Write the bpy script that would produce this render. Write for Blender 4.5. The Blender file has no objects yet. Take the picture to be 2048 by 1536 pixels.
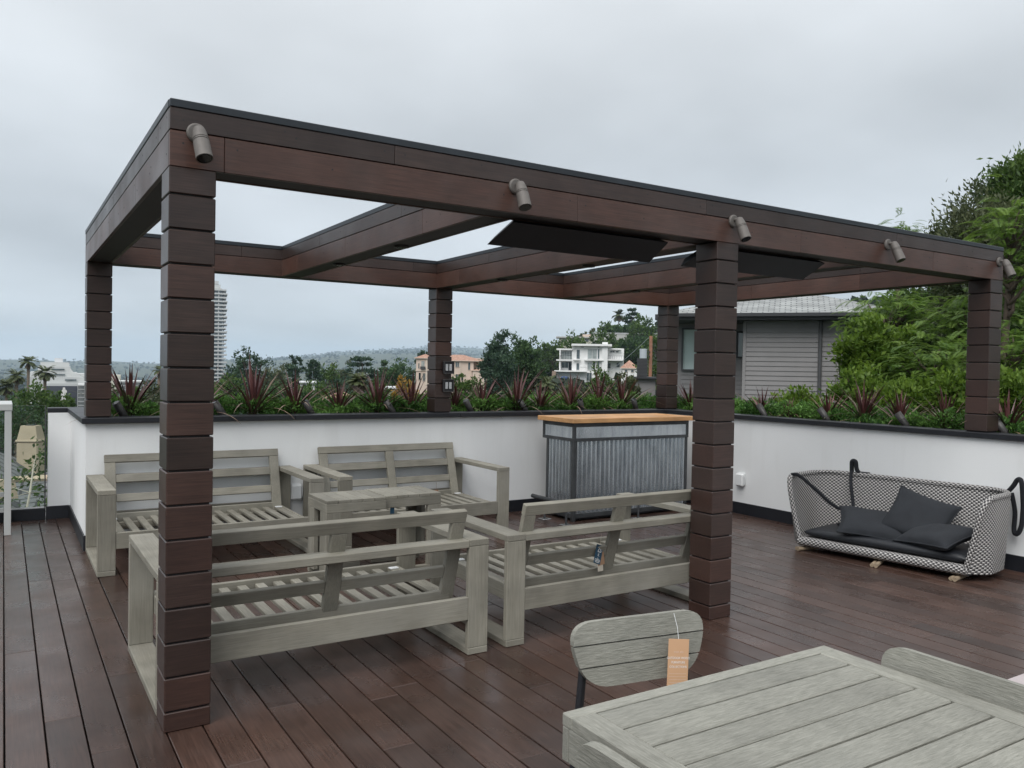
import bpy, math, random
import numpy as np
from mathutils import Vector, Matrix, Euler

random.seed(7); RNG = np.random.default_rng(11)
S = bpy.context.scene
C = S.collection
rad = math.radians

# ------------------------------------------------------------------ camera
CAM = Vector((-0.5446, -3.4075, 1.46)); YAW, PITCH, ROLL, FPX = 0.5601, -0.0177, 0.0175, 1624.3
Fv = Vector((math.sin(YAW)*math.cos(PITCH), math.cos(YAW)*math.cos(PITCH), math.sin(PITCH)))
R0 = Vector((math.cos(YAW), -math.sin(YAW), 0)); U0 = R0.cross(Fv)
Rv = R0*math.cos(ROLL)+U0*math.sin(ROLL); Uv = U0*math.cos(ROLL)-R0*math.sin(ROLL)
cd = bpy.data.cameras.new('camera'); cam = bpy.data.objects.new('camera', cd); C.objects.link(cam)
cd.sensor_width = 36; cd.lens = FPX/2048*36; cd.clip_start = .05; cd.clip_end = 40000
M = Matrix((Rv, Uv, -Fv)).transposed().to_4x4(); M.translation = CAM; cam.matrix_world = M
S.camera = cam

# ------------------------------------------------------------------ sky, sun, exposure
SUN_DIR = Vector((-.50, -.40, .77)).normalized()            # towards the bright part of the overcast
world = bpy.data.worlds.new('World'); S.world = world; world.use_nodes = True
wn, wl = world.node_tree.nodes, world.node_tree.links
wn.clear()
out = wn.new('ShaderNodeOutputWorld'); mixs = wn.new('ShaderNodeMixShader'); wl.new(mixs.outputs[0], out.inputs['Surface'])
sky = wn.new('ShaderNodeTexSky'); sky.sky_type = 'NISHITA'; sky.sun_disc = False
sky.sun_elevation = math.asin(SUN_DIR.z); sky.sun_rotation = math.atan2(SUN_DIR.x, SUN_DIR.y)
b1 = wn.new('ShaderNodeBackground'); b1.inputs['Strength'].default_value = .06; wl.new(sky.outputs[0], b1.inputs[0])
b2 = wn.new('ShaderNodeBackground'); b2.inputs['Strength'].default_value = 1.0
tc = wn.new('ShaderNodeTexCoord'); sep = wn.new('ShaderNodeSeparateXYZ'); wl.new(tc.outputs['Generated'], sep.inputs[0])
def wmath(op, a, b=None):
    n = wn.new('ShaderNodeMath'); n.operation = op
    for i, v in enumerate((a, b)):
        if v is None: continue
        if isinstance(v, (int, float)): n.inputs[i].default_value = v
        else: wl.new(v, n.inputs[i])
    return n.outputs[0]
zz = wmath('MAXIMUM', sep.outputs[2], 0.0)
den = wmath('ADD', zz, .22)
comb = wn.new('ShaderNodeCombineXYZ'); wl.new(wmath('DIVIDE', sep.outputs[0], den), comb.inputs[0]); wl.new(wmath('DIVIDE', sep.outputs[1], den), comb.inputs[1])
comb.inputs[2].default_value = 3.1
noi = wn.new('ShaderNodeTexNoise'); noi.inputs['Scale'].default_value = .95; noi.inputs['Detail'].default_value = 4; noi.inputs['Roughness'].default_value = .48
wl.new(comb.outputs[0], noi.inputs['Vector'])
ramp = wn.new('ShaderNodeValToRGB'); wl.new(zz, ramp.inputs[0])          # overcast: brighter towards the zenith
e = ramp.color_ramp.elements
e[0].position = 0; e[0].color = (.440, .470, .500, 1)
e[1].position = 1; e[1].color = (.84, .86, .88, 1)
for p, c in ((.10, (.395, .425, .455)), (.28, (.430, .455, .475)), (.50, (.53, .55, .565))):
    q = ramp.color_ramp.elements.new(p); q.color = (*c, 1)
cr2 = wn.new('ShaderNodeMapRange'); cr2.inputs['From Min'].default_value = .30; cr2.inputs['From Max'].default_value = .70
cr2.inputs['To Min'].default_value = .82; cr2.inputs['To Max'].default_value = 1.20
wl.new(noi.outputs[0], cr2.inputs['Value'])
vm = wn.new('ShaderNodeVectorMath'); vm.operation = 'SCALE'; wl.new(ramp.outputs[0], vm.inputs[0]); wl.new(cr2.outputs[0], vm.inputs['Scale'])
wl.new(vm.outputs[0], b2.inputs[0])
wl.new(b1.outputs[0], mixs.inputs[1]); wl.new(b2.outputs[0], mixs.inputs[2]); mixs.inputs[0].default_value = .90
sd = bpy.data.lights.new('sun', 'SUN'); sd.energy = 1.5; sd.angle = rad(40); sd.color = (1, .985, .965)
so = bpy.data.objects.new('sun', sd); C.objects.link(so); so.rotation_euler = SUN_DIR.to_track_quat('Z', 'Y').to_euler()
S.view_settings.view_transform = 'Standard'; S.view_settings.look = 'None'; S.view_settings.exposure = .76; S.view_settings.gamma = 1
S.view_settings.use_curve_mapping = False
S.render.engine = 'CYCLES'
S.cycles.use_denoising = True
S.cycles.max_bounces = 8; S.cycles.diffuse_bounces = 3; S.cycles.glossy_bounces = 3; S.cycles.transmission_bounces = 6
S.cycles.transparent_max_bounces = 12; S.cycles.volume_bounces = 1
S.cycles.caustics_reflective = False; S.cycles.caustics_refractive = False

# ------------------------------------------------------------------ material helpers
MATS = {}
def nmat(name):
    m = bpy.data.materials.new(name); m.use_nodes = True
    nt = m.node_tree; b = nt.nodes['Principled BSDF']
    MATS[name] = m
    return m, nt.nodes, nt.links, b
def node(N, t, **kw):
    n = N.new(t)
    for k, v in kw.items():
        if k in n.inputs: n.inputs[k].default_value = v
        else: setattr(n, k, v)
    return n
def ramp_node(N, L, src, stops):
    r = N.new('ShaderNodeValToRGB'); el = r.color_ramp.elements
    el[0].position, el[0].color = stops[0][0], (*stops[0][1], 1)
    el[1].position, el[1].color = stops[-1][0], (*stops[-1][1], 1)
    for p, c in stops[1:-1]:
        q = el.new(p); q.color = (*c, 1)
    L.new(src, r.inputs[0]); return r.outputs[0]
def coords(N, L, scale, kind='Object'):
    t = N.new('ShaderNodeTexCoord'); mp = N.new('ShaderNodeMapping'); mp.inputs['Scale'].default_value = scale
    L.new(t.outputs[kind], mp.inputs[0]); return mp
def plain(name, col, rough=.5, metal=0, noise=.12, nscale=6, bump=0, bscale=60, spec=.5, coat=0):
    m, N, L, b = nmat(name)
    mp = coords(N, L, (1, 1, 1))
    n = node(N, 'ShaderNodeTexNoise', Scale=nscale, Detail=5); L.new(mp.outputs[0], n.inputs['Vector'])
    lo = tuple(c*(1-noise) for c in col); hi = tuple(min(1, c*(1+noise)) for c in col)
    L.new(ramp_node(N, L, n.outputs[0], [(.3, lo), (.7, hi)]), b.inputs['Base Color'])
    b.inputs['Roughness'].default_value = rough; b.inputs['Metallic'].default_value = metal
    b.inputs['Specular IOR Level'].default_value = spec
    if coat: b.inputs['Coat Weight'].default_value = coat
    if bump:
        n2 = node(N, 'ShaderNodeTexNoise', Scale=bscale, Detail=4); L.new(mp.outputs[0], n2.inputs['Vector'])
        bp = node(N, 'ShaderNodeBump', Strength=bump, Distance=.01); L.new(n2.outputs[0], bp.inputs['Height']); L.new(bp.outputs[0], b.inputs['Normal'])
    return m
def wood(name, axis, dark, light, rough=(.35, .55), vary=.35, grain=1.0, bump=.15, stain=None, spec=.5, wear=None, st=.035):
    """grain runs along the given axis of the object's own coordinates; each piece gets its own offset and tone"""
    m, N, L, b = nmat(name)
    k = {'X': (st, 1, 1), 'Y': (1, st, 1), 'Z': (1, 1, st)}[axis]
    t = N.new('ShaderNodeTexCoord'); oi = N.new('ShaderNodeObjectInfo')
    add = N.new('ShaderNodeVectorMath'); add.operation = 'ADD'
    sc = N.new('ShaderNodeVectorMath'); sc.operation = 'SCALE'; sc.inputs[0].default_value = (17.3, 9.1, 23.7)
    L.new(oi.outputs['Random'], sc.inputs['Scale']); L.new(t.outputs['Object'], add.inputs[0]); L.new(sc.outputs[0], add.inputs[1])
    mp = N.new('ShaderNodeMapping'); mp.inputs['Scale'].default_value = k; L.new(add.outputs[0], mp.inputs[0])
    n1 = node(N, 'ShaderNodeTexNoise', Scale=95*grain, Detail=6, Roughness=.62, Distortion=.35); L.new(mp.outputs[0], n1.inputs['Vector'])
    n2 = node(N, 'ShaderNodeTexNoise', Scale=4.5, Detail=3); L.new(add.outputs[0], n2.inputs['Vector'])
    col = ramp_node(N, L, n1.outputs[0], [(.30, dark), (.52, tuple((a+c)/2 for a, c in zip(dark, light))), (.74, light)])
    # tone of the piece and slow blotches
    mr = N.new('ShaderNodeMapRange'); mr.inputs['To Min'].default_value = 1-vary; mr.inputs['To Max'].default_value = 1+vary
    L.new(oi.outputs['Random'], mr.inputs['Value'])
    mr2 = N.new('ShaderNodeMapRange'); mr2.inputs['From Min'].default_value = .3; mr2.inputs['From Max'].default_value = .7
    mr2.inputs['To Min'].default_value = .82; mr2.inputs['To Max'].default_value = 1.18; L.new(n2.outputs[0], mr2.inputs['Value'])
    mu = N.new('ShaderNodeMath'); mu.operation = 'MULTIPLY'; L.new(mr.outputs[0], mu.inputs[0]); L.new(mr2.outputs[0], mu.inputs[1])
    vs = N.new('ShaderNodeVectorMath'); vs.operation = 'SCALE'; L.new(col, vs.inputs[0]); L.new(mu.outputs[0], vs.inputs['Scale'])
    src = vs.outputs[0]
    if wear:                                         # dusty, water-dulled patches with their own shape
        nw = node(N, 'ShaderNodeTexNoise', Scale=1.7, Detail=7, Roughness=.6); L.new(t.outputs['Object'], nw.inputs['Vector'])
        mw = N.new('ShaderNodeMapRange'); mw.inputs['From Min'].default_value = .48; mw.inputs['From Max'].default_value = .72; mw.inputs['To Max'].default_value = wear[1]
        L.new(nw.outputs[0], mw.inputs['Value'])
        mx = N.new('ShaderNodeMix'); mx.data_type = 'RGBA'; L.new(mw.outputs[0], mx.inputs['Factor']); L.new(src, mx.inputs[6]); mx.inputs[7].default_value = (*wear[0], 1)
        src = mx.outputs[2]
    L.new(src, b.inputs['Base Color'])
    rr = N.new('ShaderNodeMapRange'); rr.inputs['From Min'].default_value = .3; rr.inputs['From Max'].default_value = .7
    rr.inputs['To Min'].default_value, rr.inputs['To Max'].default_value = rough
    nr = node(N, 'ShaderNodeTexNoise', Scale=2.3, Detail=5); L.new(t.outputs['Object'], nr.inputs['Vector'])
    L.new(nr.outputs[0], rr.inputs['Value']); L.new(rr.outputs[0], b.inputs['Roughness'])
    b.inputs['Specular IOR Level'].default_value = spec
    bp = node(N, 'ShaderNodeBump', Strength=bump, Distance=.004); L.new(n1.outputs[0], bp.inputs['Height']); L.new(bp.outputs[0], b.inputs['Normal'])
    return m
def leafmat(name, lo, hi, trans=.35, rough=.5):
    m, N, L, b = nmat(name)
    at_ = node(N, 'ShaderNodeAttribute', attribute_name='tint')
    col = ramp_node(N, L, at_.outputs['Fac'], [(0, lo), (1, hi)])
    L.new(col, b.inputs['Base Color']); b.inputs['Roughness'].default_value = rough; b.inputs['Specular IOR Level'].default_value = .3
    tr = N.new('ShaderNodeBsdfTranslucent'); L.new(col, tr.inputs['Color'])
    mx = N.new('ShaderNodeMixShader'); mx.inputs[0].default_value = trans
    o = [n for n in N if n.type == 'OUTPUT_MATERIAL'][0]
    L.new(b.outputs[0], mx.inputs[1]); L.new(tr.outputs[0], mx.inputs[2]); L.new(mx.outputs[0], o.inputs['Surface'])
    return m

# ------------------------------------------------------------------ mesh helpers
class MB:
    def __init__(s): s.v = []; s.f = []; s.uv = {}
    def add(s, vs, fs):
        o = len(s.v); s.v += [tuple(p) for p in vs]; s.f += [tuple(i+o for i in f) for f in fs]; return s
    def box(s, x0, x1, y0, y1, z0, z1, bev=0):
        if x0 > x1: x0, x1 = x1, x0
        if y0 > y1: y0, y1 = y1, y0
        return s.obox(((x0+x1)/2, (y0+y1)/2, (z0+z1)/2), (1, 0, 0), (0, 1, 0), (0, 0, 1), (x1-x0)/2, (y1-y0)/2, (z1-z0)/2, bev)
    def obox(s, c, ax, ay, az, hx, hy, hz, bev=0):
        c, ax, ay, az = map(Vector, (c, ax, ay, az))
        P = lambda a, b_, d: c+ax*a+ay*b_+az*d
        if bev <= 0:
            vs = [P(i*hx, j*hy, k*hz) for i in (-1, 1) for j in (-1, 1) for k in (-1, 1)]
            return s.add(vs, [(0, 1, 3, 2), (4, 6, 7, 5), (0, 4, 5, 1), (2, 3, 7, 6), (0, 2, 6, 4), (1, 5, 7, 3)])
        bev = min(bev, hx*.9, hy*.9, hz*.9); vs = []; idx = {}
        for i in (-1, 1):
            for j in (-1, 1):
                for k in (-1, 1):
                    for a in range(3):
                        h = [hx-bev, hy-bev, hz-bev]; h[a] += bev
                        idx[i, j, k, a] = len(vs); vs.append(P(i*h[0], j*h[1], k*h[2]))
        fs = []
        I = idx
        for sg in (-1, 1):
            fx = [I[sg, -1, -1, 0], I[sg, 1, -1, 0], I[sg, 1, 1, 0], I[sg, -1, 1, 0]]
            fy = [I[-1, sg, -1, 1], I[-1, sg, 1, 1], I[1, sg, 1, 1], I[1, sg, -1, 1]]
            fz = [I[-1, -1, sg, 2], I[1, -1, sg, 2], I[1, 1, sg, 2], I[-1, 1, sg, 2]]
            for q in (fx, fy, fz): fs.append(tuple(q if sg > 0 else q[::-1]))
        for i in (-1, 1):
            for j in (-1, 1):
                q = [I[i, j, -1, 0], I[i, j, -1, 1], I[i, j, 1, 1], I[i, j, 1, 0]]; fs.append(tuple(q if i*j > 0 else q[::-1]))
                q = [I[i, -1, j, 0], I[i, 1, j, 0], I[i, 1, j, 2], I[i, -1, j, 2]]; fs.append(tuple(q if i*j > 0 else q[::-1]))
                q = [I[-1, i, j, 1], I[-1, i, j, 2], I[1, i, j, 2], I[1, i, j, 1]]; fs.append(tuple(q if i*j > 0 else q[::-1]))
                for k in (-1, 1):
                    q = [I[i, j, k, 0], I[i, j, k, 1], I[i, j, k, 2]]; fs.append(tuple(q if i*j*k > 0 else q[::-1]))
        return s.add(vs, fs)
    def tube(s, pts, r, n=8, cap=True):
        pts = [Vector(p) for p in pts]; rs = r if isinstance(r, (list, tuple)) else [r]*len(pts)
        o = len(s.v); prev = None
        for i, p in enumerate(pts):
            d = (pts[min(i+1, len(pts)-1)]-pts[max(i-1, 0)]).normalized()
            if prev is None:
                a = d.cross(Vector((0, 0, 1)) if abs(d.z) < .9 else Vector((1, 0, 0))).normalized()
            else: a = (prev-d*prev.dot(d)).normalized()
            prev = a; b_ = d.cross(a)
            for k in range(n):
                t = 2*math.pi*k/n; s.v.append(tuple(p+(a*math.cos(t)+b_*math.sin(t))*rs[i]))
        for i in range(len(pts)-1):
            for k in range(n):
                k2 = (k+1) % n; s.f.append((o+i*n+k, o+i*n+k2, o+(i+1)*n+k2, o+(i+1)*n+k))
        if cap:
            s.f.append(tuple(o+k for k in range(n))[::-1]); s.f.append(tuple(o+(len(pts)-1)*n+k for k in range(n)))
        return s
    def prism(s, outline, frame, d0, d1):
        """outline (a, b) pairs extruded; frame = (origin, A, B, D)"""
        O, A, B, D = map(Vector, frame); n = len(outline)
        vs = [O+A*a+B*b_+D*d0 for a, b_ in outline]+[O+A*a+B*b_+D*d1 for a, b_ in outline]
        fs = [tuple(range(n))[::-1], tuple(range(n, 2*n))]+[(i, (i+1) % n, n+(i+1) % n, n+i) for i in range(n)]
        return s.add(vs, fs)
    def grid(s, P):
        """P[i][j] points"""
        o = len(s.v); n, m = len(P), len(P[0])
        for row in P: s.v += [tuple(q) for q in row]
        for i in range(n-1):
            for j in range(m-1): s.f.append((o+i*m+j, o+(i+1)*m+j, o+(i+1)*m+j+1, o+i*m+j+1))
        return s
    def mesh(s, name, mat, smooth=False):
        me = bpy.data.meshes.new(name); me.from_pydata(s.v, [], s.f)
        if mat is not None: me.materials.append(MATS[mat] if isinstance(mat, str) else mat)
        if smooth: me.shade_smooth()
        me.update(); return me
    def build(s, name, mat, parent=None, loc=(0, 0, 0), smooth=False):
        return link(name, s.mesh(name, mat, smooth), parent, loc)
def link(name, me, parent=None, loc=(0, 0, 0), rot=None):
    o = bpy.data.objects.new(name, me); C.objects.link(o); o.location = loc
    if rot: o.rotation_euler = rot
    if parent is not None: o.parent = parent
    return o
def thing(name, label, cat, loc=(0, 0, 0), rz=0, group=None):
    o = bpy.data.objects.new(name, None); C.objects.link(o); o.location = loc; o.rotation_euler = (0, 0, rz)
    o.empty_display_size = .1
    return tag(o, label, cat, group)
def tag(o, label=None, cat=None, group=None, kind=None):
    if label: o['label'] = label
    if cat: o['category'] = cat
    if group: o['group'] = group
    if kind: o['kind'] = kind
    return o
def copy_tree(o, parent=None):
    c = o.copy(); C.objects.link(c); c.parent = parent
    for ch in list(o.children): copy_tree(ch, c)
    return c
def B(x0, x1, y0, y1, z0, z1, bev=0): return MB().box(x0, x1, y0, y1, z0, z1, bev)
def at(px, py, d):
    """point seen at that place of the photograph, d metres away over the ground"""
    v = Fv+Rv*((px-1024)/FPX)-Uv*((py-768)/FPX); t = d/math.hypot(v.x, v.y); return CAM+v*t
def facing(px, py, d):
    """point, turn that faces the camera, metres per photo pixel there"""
    v = Fv+Rv*((px-1024)/FPX)-Uv*((py-768)/FPX); t = d/math.hypot(v.x, v.y)
    return CAM+v*t, -math.atan2(v.x, v.y), t/FPX
def fast_mesh(name, V, Q, mat, tint=None, smooth=False):
    V = np.asarray(V, np.float32); Q = np.asarray(Q, np.int32); me = bpy.data.meshes.new(name)
    me.vertices.add(len(V)); me.vertices.foreach_set('co', V.ravel())
    k = Q.shape[1]; me.loops.add(Q.size); me.polygons.add(len(Q))
    me.loops.foreach_set('vertex_index', Q.ravel()); me.polygons.foreach_set('loop_start', np.arange(0, Q.size, k, dtype=np.int32))
    me.polygons.foreach_set('loop_total', np.full(len(Q), k, np.int32))
    if tint is not None:
        a = me.attributes.new('tint', 'FLOAT', 'POINT'); a.data.foreach_set('value', np.asarray(tint, np.float32))
    me.materials.append(MATS[mat]); me.update(calc_edges=True)
    if smooth: me.shade_smooth()
    return me

# ------------------------------------------------------------------ materials
IPE_D, IPE_L = (.0235, .0145, .0122), (.052, .0315, .0260)
RED_D, RED_L = (.0410, .0205, .0155), (.093, .0445, .0325)
for a in 'XYZ':
    wood('ipe_dark_'+a, a, IPE_D, IPE_L, (.30, .46), .22, 2.0, .08, wear=((.062, .052, .049), .40))
    wood('ipe_red_'+a, a, RED_D, RED_L, (.32, .48), .20, 2.0, .08, wear=((.110, .080, .070), .42))
    wood('ipe_warm_'+a, a, (.0305, .0165, .0135), (.068, .0360, .0280), (.31, .47), .2, 2.0, .08, wear=((.055, .043, .040), .25))
    wood('teak_'+a, a, (.180, .168, .134), (.268, .252, .208), (.55, .75), .13, 2.0, .25, wear=((.300, .288, .252), .5))
    wood('rough_teak_'+a, a, (.165, .164, .138), (.300, .293, .256), (.6, .8), .12, 3.2, .5, wear=((.290, .286, .252), .45), st=.10)
wood('deck', 'Y', (.0335, .0190, .0145), (.078, .0440, .0335), (.19, .42), .34, 1.6, .06, wear=((.080, .064, .059), .40))
wood('pine', 'X', (.46, .235, .095), (.60, .345, .155), (.45, .6), .04, .5, .1)
wood('old_wood', 'Z', (.10, .045, .025), (.22, .10, .055), (.7, .85), .1, .5, .3)
plain('cap_metal', (.040, .046, .053), .42, .55, .15, 3, .02, 20)
plain('soffit', (.020, .019, .020), .6, 0, .2, 4)
plain('black_trim', (.012, .013, .017), .45, 0, .25, 3)
plain('heater_black', (.011, .013, .018), .55, .2, .2, 5)
plain('bronze_grey', (.135, .122, .112), .62, .15, .08, 30, .03, 250)
plain('dark_bronze', (.065, .062, .06), .5, .4, .15, 20, .03, 250)
plain('lens', (.02, .022, .025), .12, 0, .05)
plain('stucco', (.78, .79, .79), .88, 0, .03, 1.2, .10, 140)
m, N, L, b = MATS['stucco'], MATS['stucco'].node_tree.nodes, MATS['stucco'].node_tree.links, MATS['stucco'].node_tree.nodes['Principled BSDF']
src = b.inputs['Base Color'].links[0].from_socket                       # rain streaks and scuffs on the render coat
mp = coords(N, L, (1, 1, .10)); n1 = node(N, 'ShaderNodeTexNoise', Scale=7, Detail=6, Roughness=.6); L.new(mp.outputs[0], n1.inputs['Vector'])
mp2 = coords(N, L, (1, 1, 1)); n2 = node(N, 'ShaderNodeTexNoise', Scale=1.3, Detail=5); L.new(mp2.outputs[0], n2.inputs['Vector'])
mm = N.new('ShaderNodeMath'); mm.operation = 'MULTIPLY'; L.new(n1.outputs[0], mm.inputs[0]); L.new(n2.outputs[0], mm.inputs[1])
mr = N.new('ShaderNodeMapRange'); mr.inputs['From Min'].default_value = .26; mr.inputs['From Max'].default_value = .44; mr.inputs['To Max'].default_value = .28; L.new(mm.outputs[0], mr.inputs['Value'])
mx = N.new('ShaderNodeMix'); mx.data_type = 'RGBA'; L.new(mr.outputs[0], mx.inputs['Factor']); L.new(src, mx.inputs[6]); mx.inputs[7].default_value = (.60, .60, .58, 1); L.new(mx.outputs[2], b.inputs['Base Color'])
plain('black_plastic', (.012, .012, .015), .4, 0, .1)
plain('switch_grey', (.40, .41, .42), .4, 0, .05)
plain('white_plastic', (.74, .75, .75), .35, 0, .02)
plain('white_metal', (.50, .51, .50), .38, .1, .03)
plain('steel_frame', (.062, .066, .070), .5, .35, .25, 9, .03, 120)
plain('soil', (.030, .022, .016), .95, 0, .35, 30, .5, 60)
plain('deck_frame', (.012, .010, .009), .8, 0, .2)
plain('charcoal_cloth', (.015, .0175, .022), .88, 0, .12, 14, .25, 700)
plain('charcoal_vinyl', (.011, .0125, .016), .48, 0, .12, 3, .06, 60)
plain('black_rope', (.007, .008, .012), .9, 0, .3, 60, .6, 300)
plain('paper_tan', (.55, .33, .19), .8, 0, .04)
plain('paper_brown', (.30, .18, .11), .85, 0, .08)
plain('paper_blue', (.012, .055, .095), .6, 0, .06)
plain('print_white', (.72, .70, .67), .7, 0, .02)
plain('print_pale', (.62, .45, .34), .7, 0, .02)
plain('string', (.45, .40, .33), .9, 0, .1)
plain('billet', (.30, .23, .155), .85, 0, .25, 40, .3, 90)
plain('mat_mauve', (.42, .37, .37), .85, 0, .06, 12, .2, 300)
plain('trunk', (.075, .055, .042), .9, 0, .3, 12, .5, 30)
plain('palm_trunk', (.13, .10, .075), .9, 0, .3, 10, .5, 14)
plain('tan_stucco', (.50, .395, .29), .9, 0, .10, 3, .2, 60)
plain('white_house', (.74, .74, .73), .85, 0, .04, .3)
plain('grey_white', (.62, .63, .64), .85, 0, .05, .3)  # a slightly greyer, cooler white than the house walls
plain('peach', (.60, .485, .405), .88, 0, .06, .3)
plain('peach_trim', (.66, .57, .48), .85, 0, .05, .3)
plain('cream', (.62, .60, .50), .85, 0, .04, .2)
plain('concrete', (.42, .42, .40), .85, 0, .08, .3)
plain('tower_white', (.52, .53, .52), .8, 0, .05, .1)
plain('siding', (.215, .208, .208), .75, 0, .06, 2, .05, 40)
plain('house_trim', (.060, .062, .066), .6, 0, .1, 2)
plain('fascia', (.030, .032, .036), .6, 0, .1, 2)
plain('blind', (.50, .60, .58), .6, 0, .04, 1)
plain('rail_dark', (.06, .06, .062), .6, .3, .1)
plain('blue_tarp', (.025, .055, .14), .6, 0, .1)
plain('billboard_dark', (.055, .058, .075), .6, 0, .05)
plain('transformer', (.46, .50, .53), .45, .2, .05)
plain('mirror_chrome', (.5, .5, .5), .3, .9, .05)
def glass_window(name, col, rough=.08):
    m, N, L, b = nmat(name); mp = coords(N, L, (1, 1, 1)); n = node(N, 'ShaderNodeTexNoise', Scale=.8, Detail=2); L.new(mp.outputs[0], n.inputs['Vector'])
    L.new(ramp_node(N, L, n.outputs[0], [(.35, tuple(c*.6 for c in col)), (.65, col)]), b.inputs['Base Color'])
    b.inputs['Roughness'].default_value = rough; b.inputs['Specular IOR Level'].default_value = .8; return m
glass_window('window_glass', (.10, .13, .14)); glass_window('window_curtain', (.36, .40, .39), .15); glass_window('dark_glass', (.025, .03, .034))
m, N, L, b = nmat('clear_glass')
b.inputs['Base Color'].default_value = (.80, .92, .88, 1); b.inputs['Roughness'].default_value = .0; b.inputs['IOR'].default_value = 1.45
b.inputs['Transmission Weight'].default_value = 1
trn = N.new('ShaderNodeBsdfTransparent'); trn.inputs[0].default_value = (.87, .92, .90, 1)
gls = N.new('ShaderNodeBsdfGlossy'); gls.inputs['Roughness'].default_value = .02
frn = N.new('ShaderNodeFresnel'); frn.inputs[0].default_value = 1.45
mg = N.new('ShaderNodeMixShader'); L.new(frn.outputs[0], mg.inputs[0]); L.new(trn.outputs[0], mg.inputs[1]); L.new(gls.outputs[0], mg.inputs[2])
L.new(mg.outputs[0], [n for n in N if n.type == 'OUTPUT_MATERIAL'][0].inputs['Surface'])
m, N, L, b = nmat('galvanised')
mp = coords(N, L, (1, 1, .25)); n1 = node(N, 'ShaderNodeTexNoise', Scale=14, Detail=6, Roughness=.65); L.new(mp.outputs[0], n1.inputs['Vector'])
L.new(ramp_node(N, L, n1.outputs[0], [(.25, (.36, .39, .42)), (.5, (.56, .60, .63)), (.75, (.70, .74, .77))]), b.inputs['Base Color'])
b.inputs['Metallic'].default_value = .9; b.inputs['Roughness'].default_value = .27
m, N, L, b = nmat('weave')
uvn = N.new('ShaderNodeUVMap'); sx = N.new('ShaderNodeSeparateXYZ'); L.new(uvn.outputs[0], sx.inputs[0])
def mth(op, a, bb=None):
    n = N.new('ShaderNodeMath'); n.operation = op
    for i, v in enumerate((a, bb)):
        if v is None: continue
        if isinstance(v, (int, float)): n.inputs[i].default_value = v
        else: L.new(v, n.inputs[i])
    return n.outputs[0]
su = mth('SINE', mth('MULTIPLY', sx.outputs[0], math.pi/.0175)); sv = mth('SINE', mth('MULTIPLY', sx.outputs[1], math.pi/.0135))
pr = mth('MULTIPLY', su, sv)
wob = node(N, 'ShaderNodeTexNoise', Scale=90, Detail=3)
col = ramp_node(N, L, mth('ADD', mth('MULTIPLY', pr, .5), .5), [(.30, (.028, .028, .030)), (.50, (.24, .23, .225)), (.70, (.54, .52, .50))])
L.new(col, b.inputs['Base Color']); b.inputs['Roughness'].default_value = .55
bp = node(N, 'ShaderNodeBump', Strength=.9, Distance=.006); L.new(mth('ABSOLUTE', pr), bp.inputs['Height']); L.new(bp.outputs[0], b.inputs['Normal'])
def tiles(name, c1, c2, mortar, scale, bw, rh, ms=.02, bump=.6, rough=.85):
    m, N, L, b = nmat(name); t = N.new('ShaderNodeUVMap')
    br = node(N, 'ShaderNodeTexBrick', Scale=scale); br.inputs['Color1'].default_value = (*c1, 1); br.inputs['Color2'].default_value = (*c2, 1)
    br.inputs['Mortar'].default_value = (*mortar, 1); br.inputs['Mortar Size'].default_value = ms; br.inputs['Brick Width'].default_value = bw; br.inputs['Row Height'].default_value = rh
    br.inputs['Mortar Smooth'].default_value = .2
    L.new(t.outputs[0], br.inputs['Vector'])
    n = node(N, 'ShaderNodeTexNoise', Scale=scale*2.2, Detail=5); L.new(t.outputs[0], n.inputs['Vector'])
    mx = N.new('ShaderNodeMix'); mx.data_type = 'RGBA'; mx.blend_type = 'MULTIPLY'; mx.inputs['Factor'].default_value = .8
    L.new(br.outputs['Color'], mx.inputs[6]); L.new(ramp_node(N, L, n.outputs[0], [(.3, (.7, .7, .7)), (.7, (1.15, 1.15, 1.15))]), mx.inputs[7]); L.new(mx.outputs[2], b.inputs['Base Color'])
    b.inputs['Roughness'].default_value = rough; bp = node(N, 'ShaderNodeBump', Strength=bump, Distance=.02, invert=True); L.new(br.outputs['Fac'], bp.inputs['Height']); L.new(bp.outputs[0], b.inputs['Normal'])
tiles('grey_shingle', (.27, .28, .275), (.37, .385, .375), (.13, .135, .14), 1, .32, .15)
tiles('slate_shingle', (.105, .105, .108), (.165, .165, .168), (.035, .035, .036), 1, .42, .20)
tiles('terracotta', (.38, .215, .155), (.48, .30, .225), (.20, .09, .06), 1, .3, .4)
tiles('brick_red', (.36, .17, .11), (.43, .22, .14), (.30, .22, .17), 1, .6, .3)
tiles('grid_facade', (.30, .33, .36), (.24, .28, .31), (.66, .67, .66), 1, 2.0, 3.2, .28, .3, .5)
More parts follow.
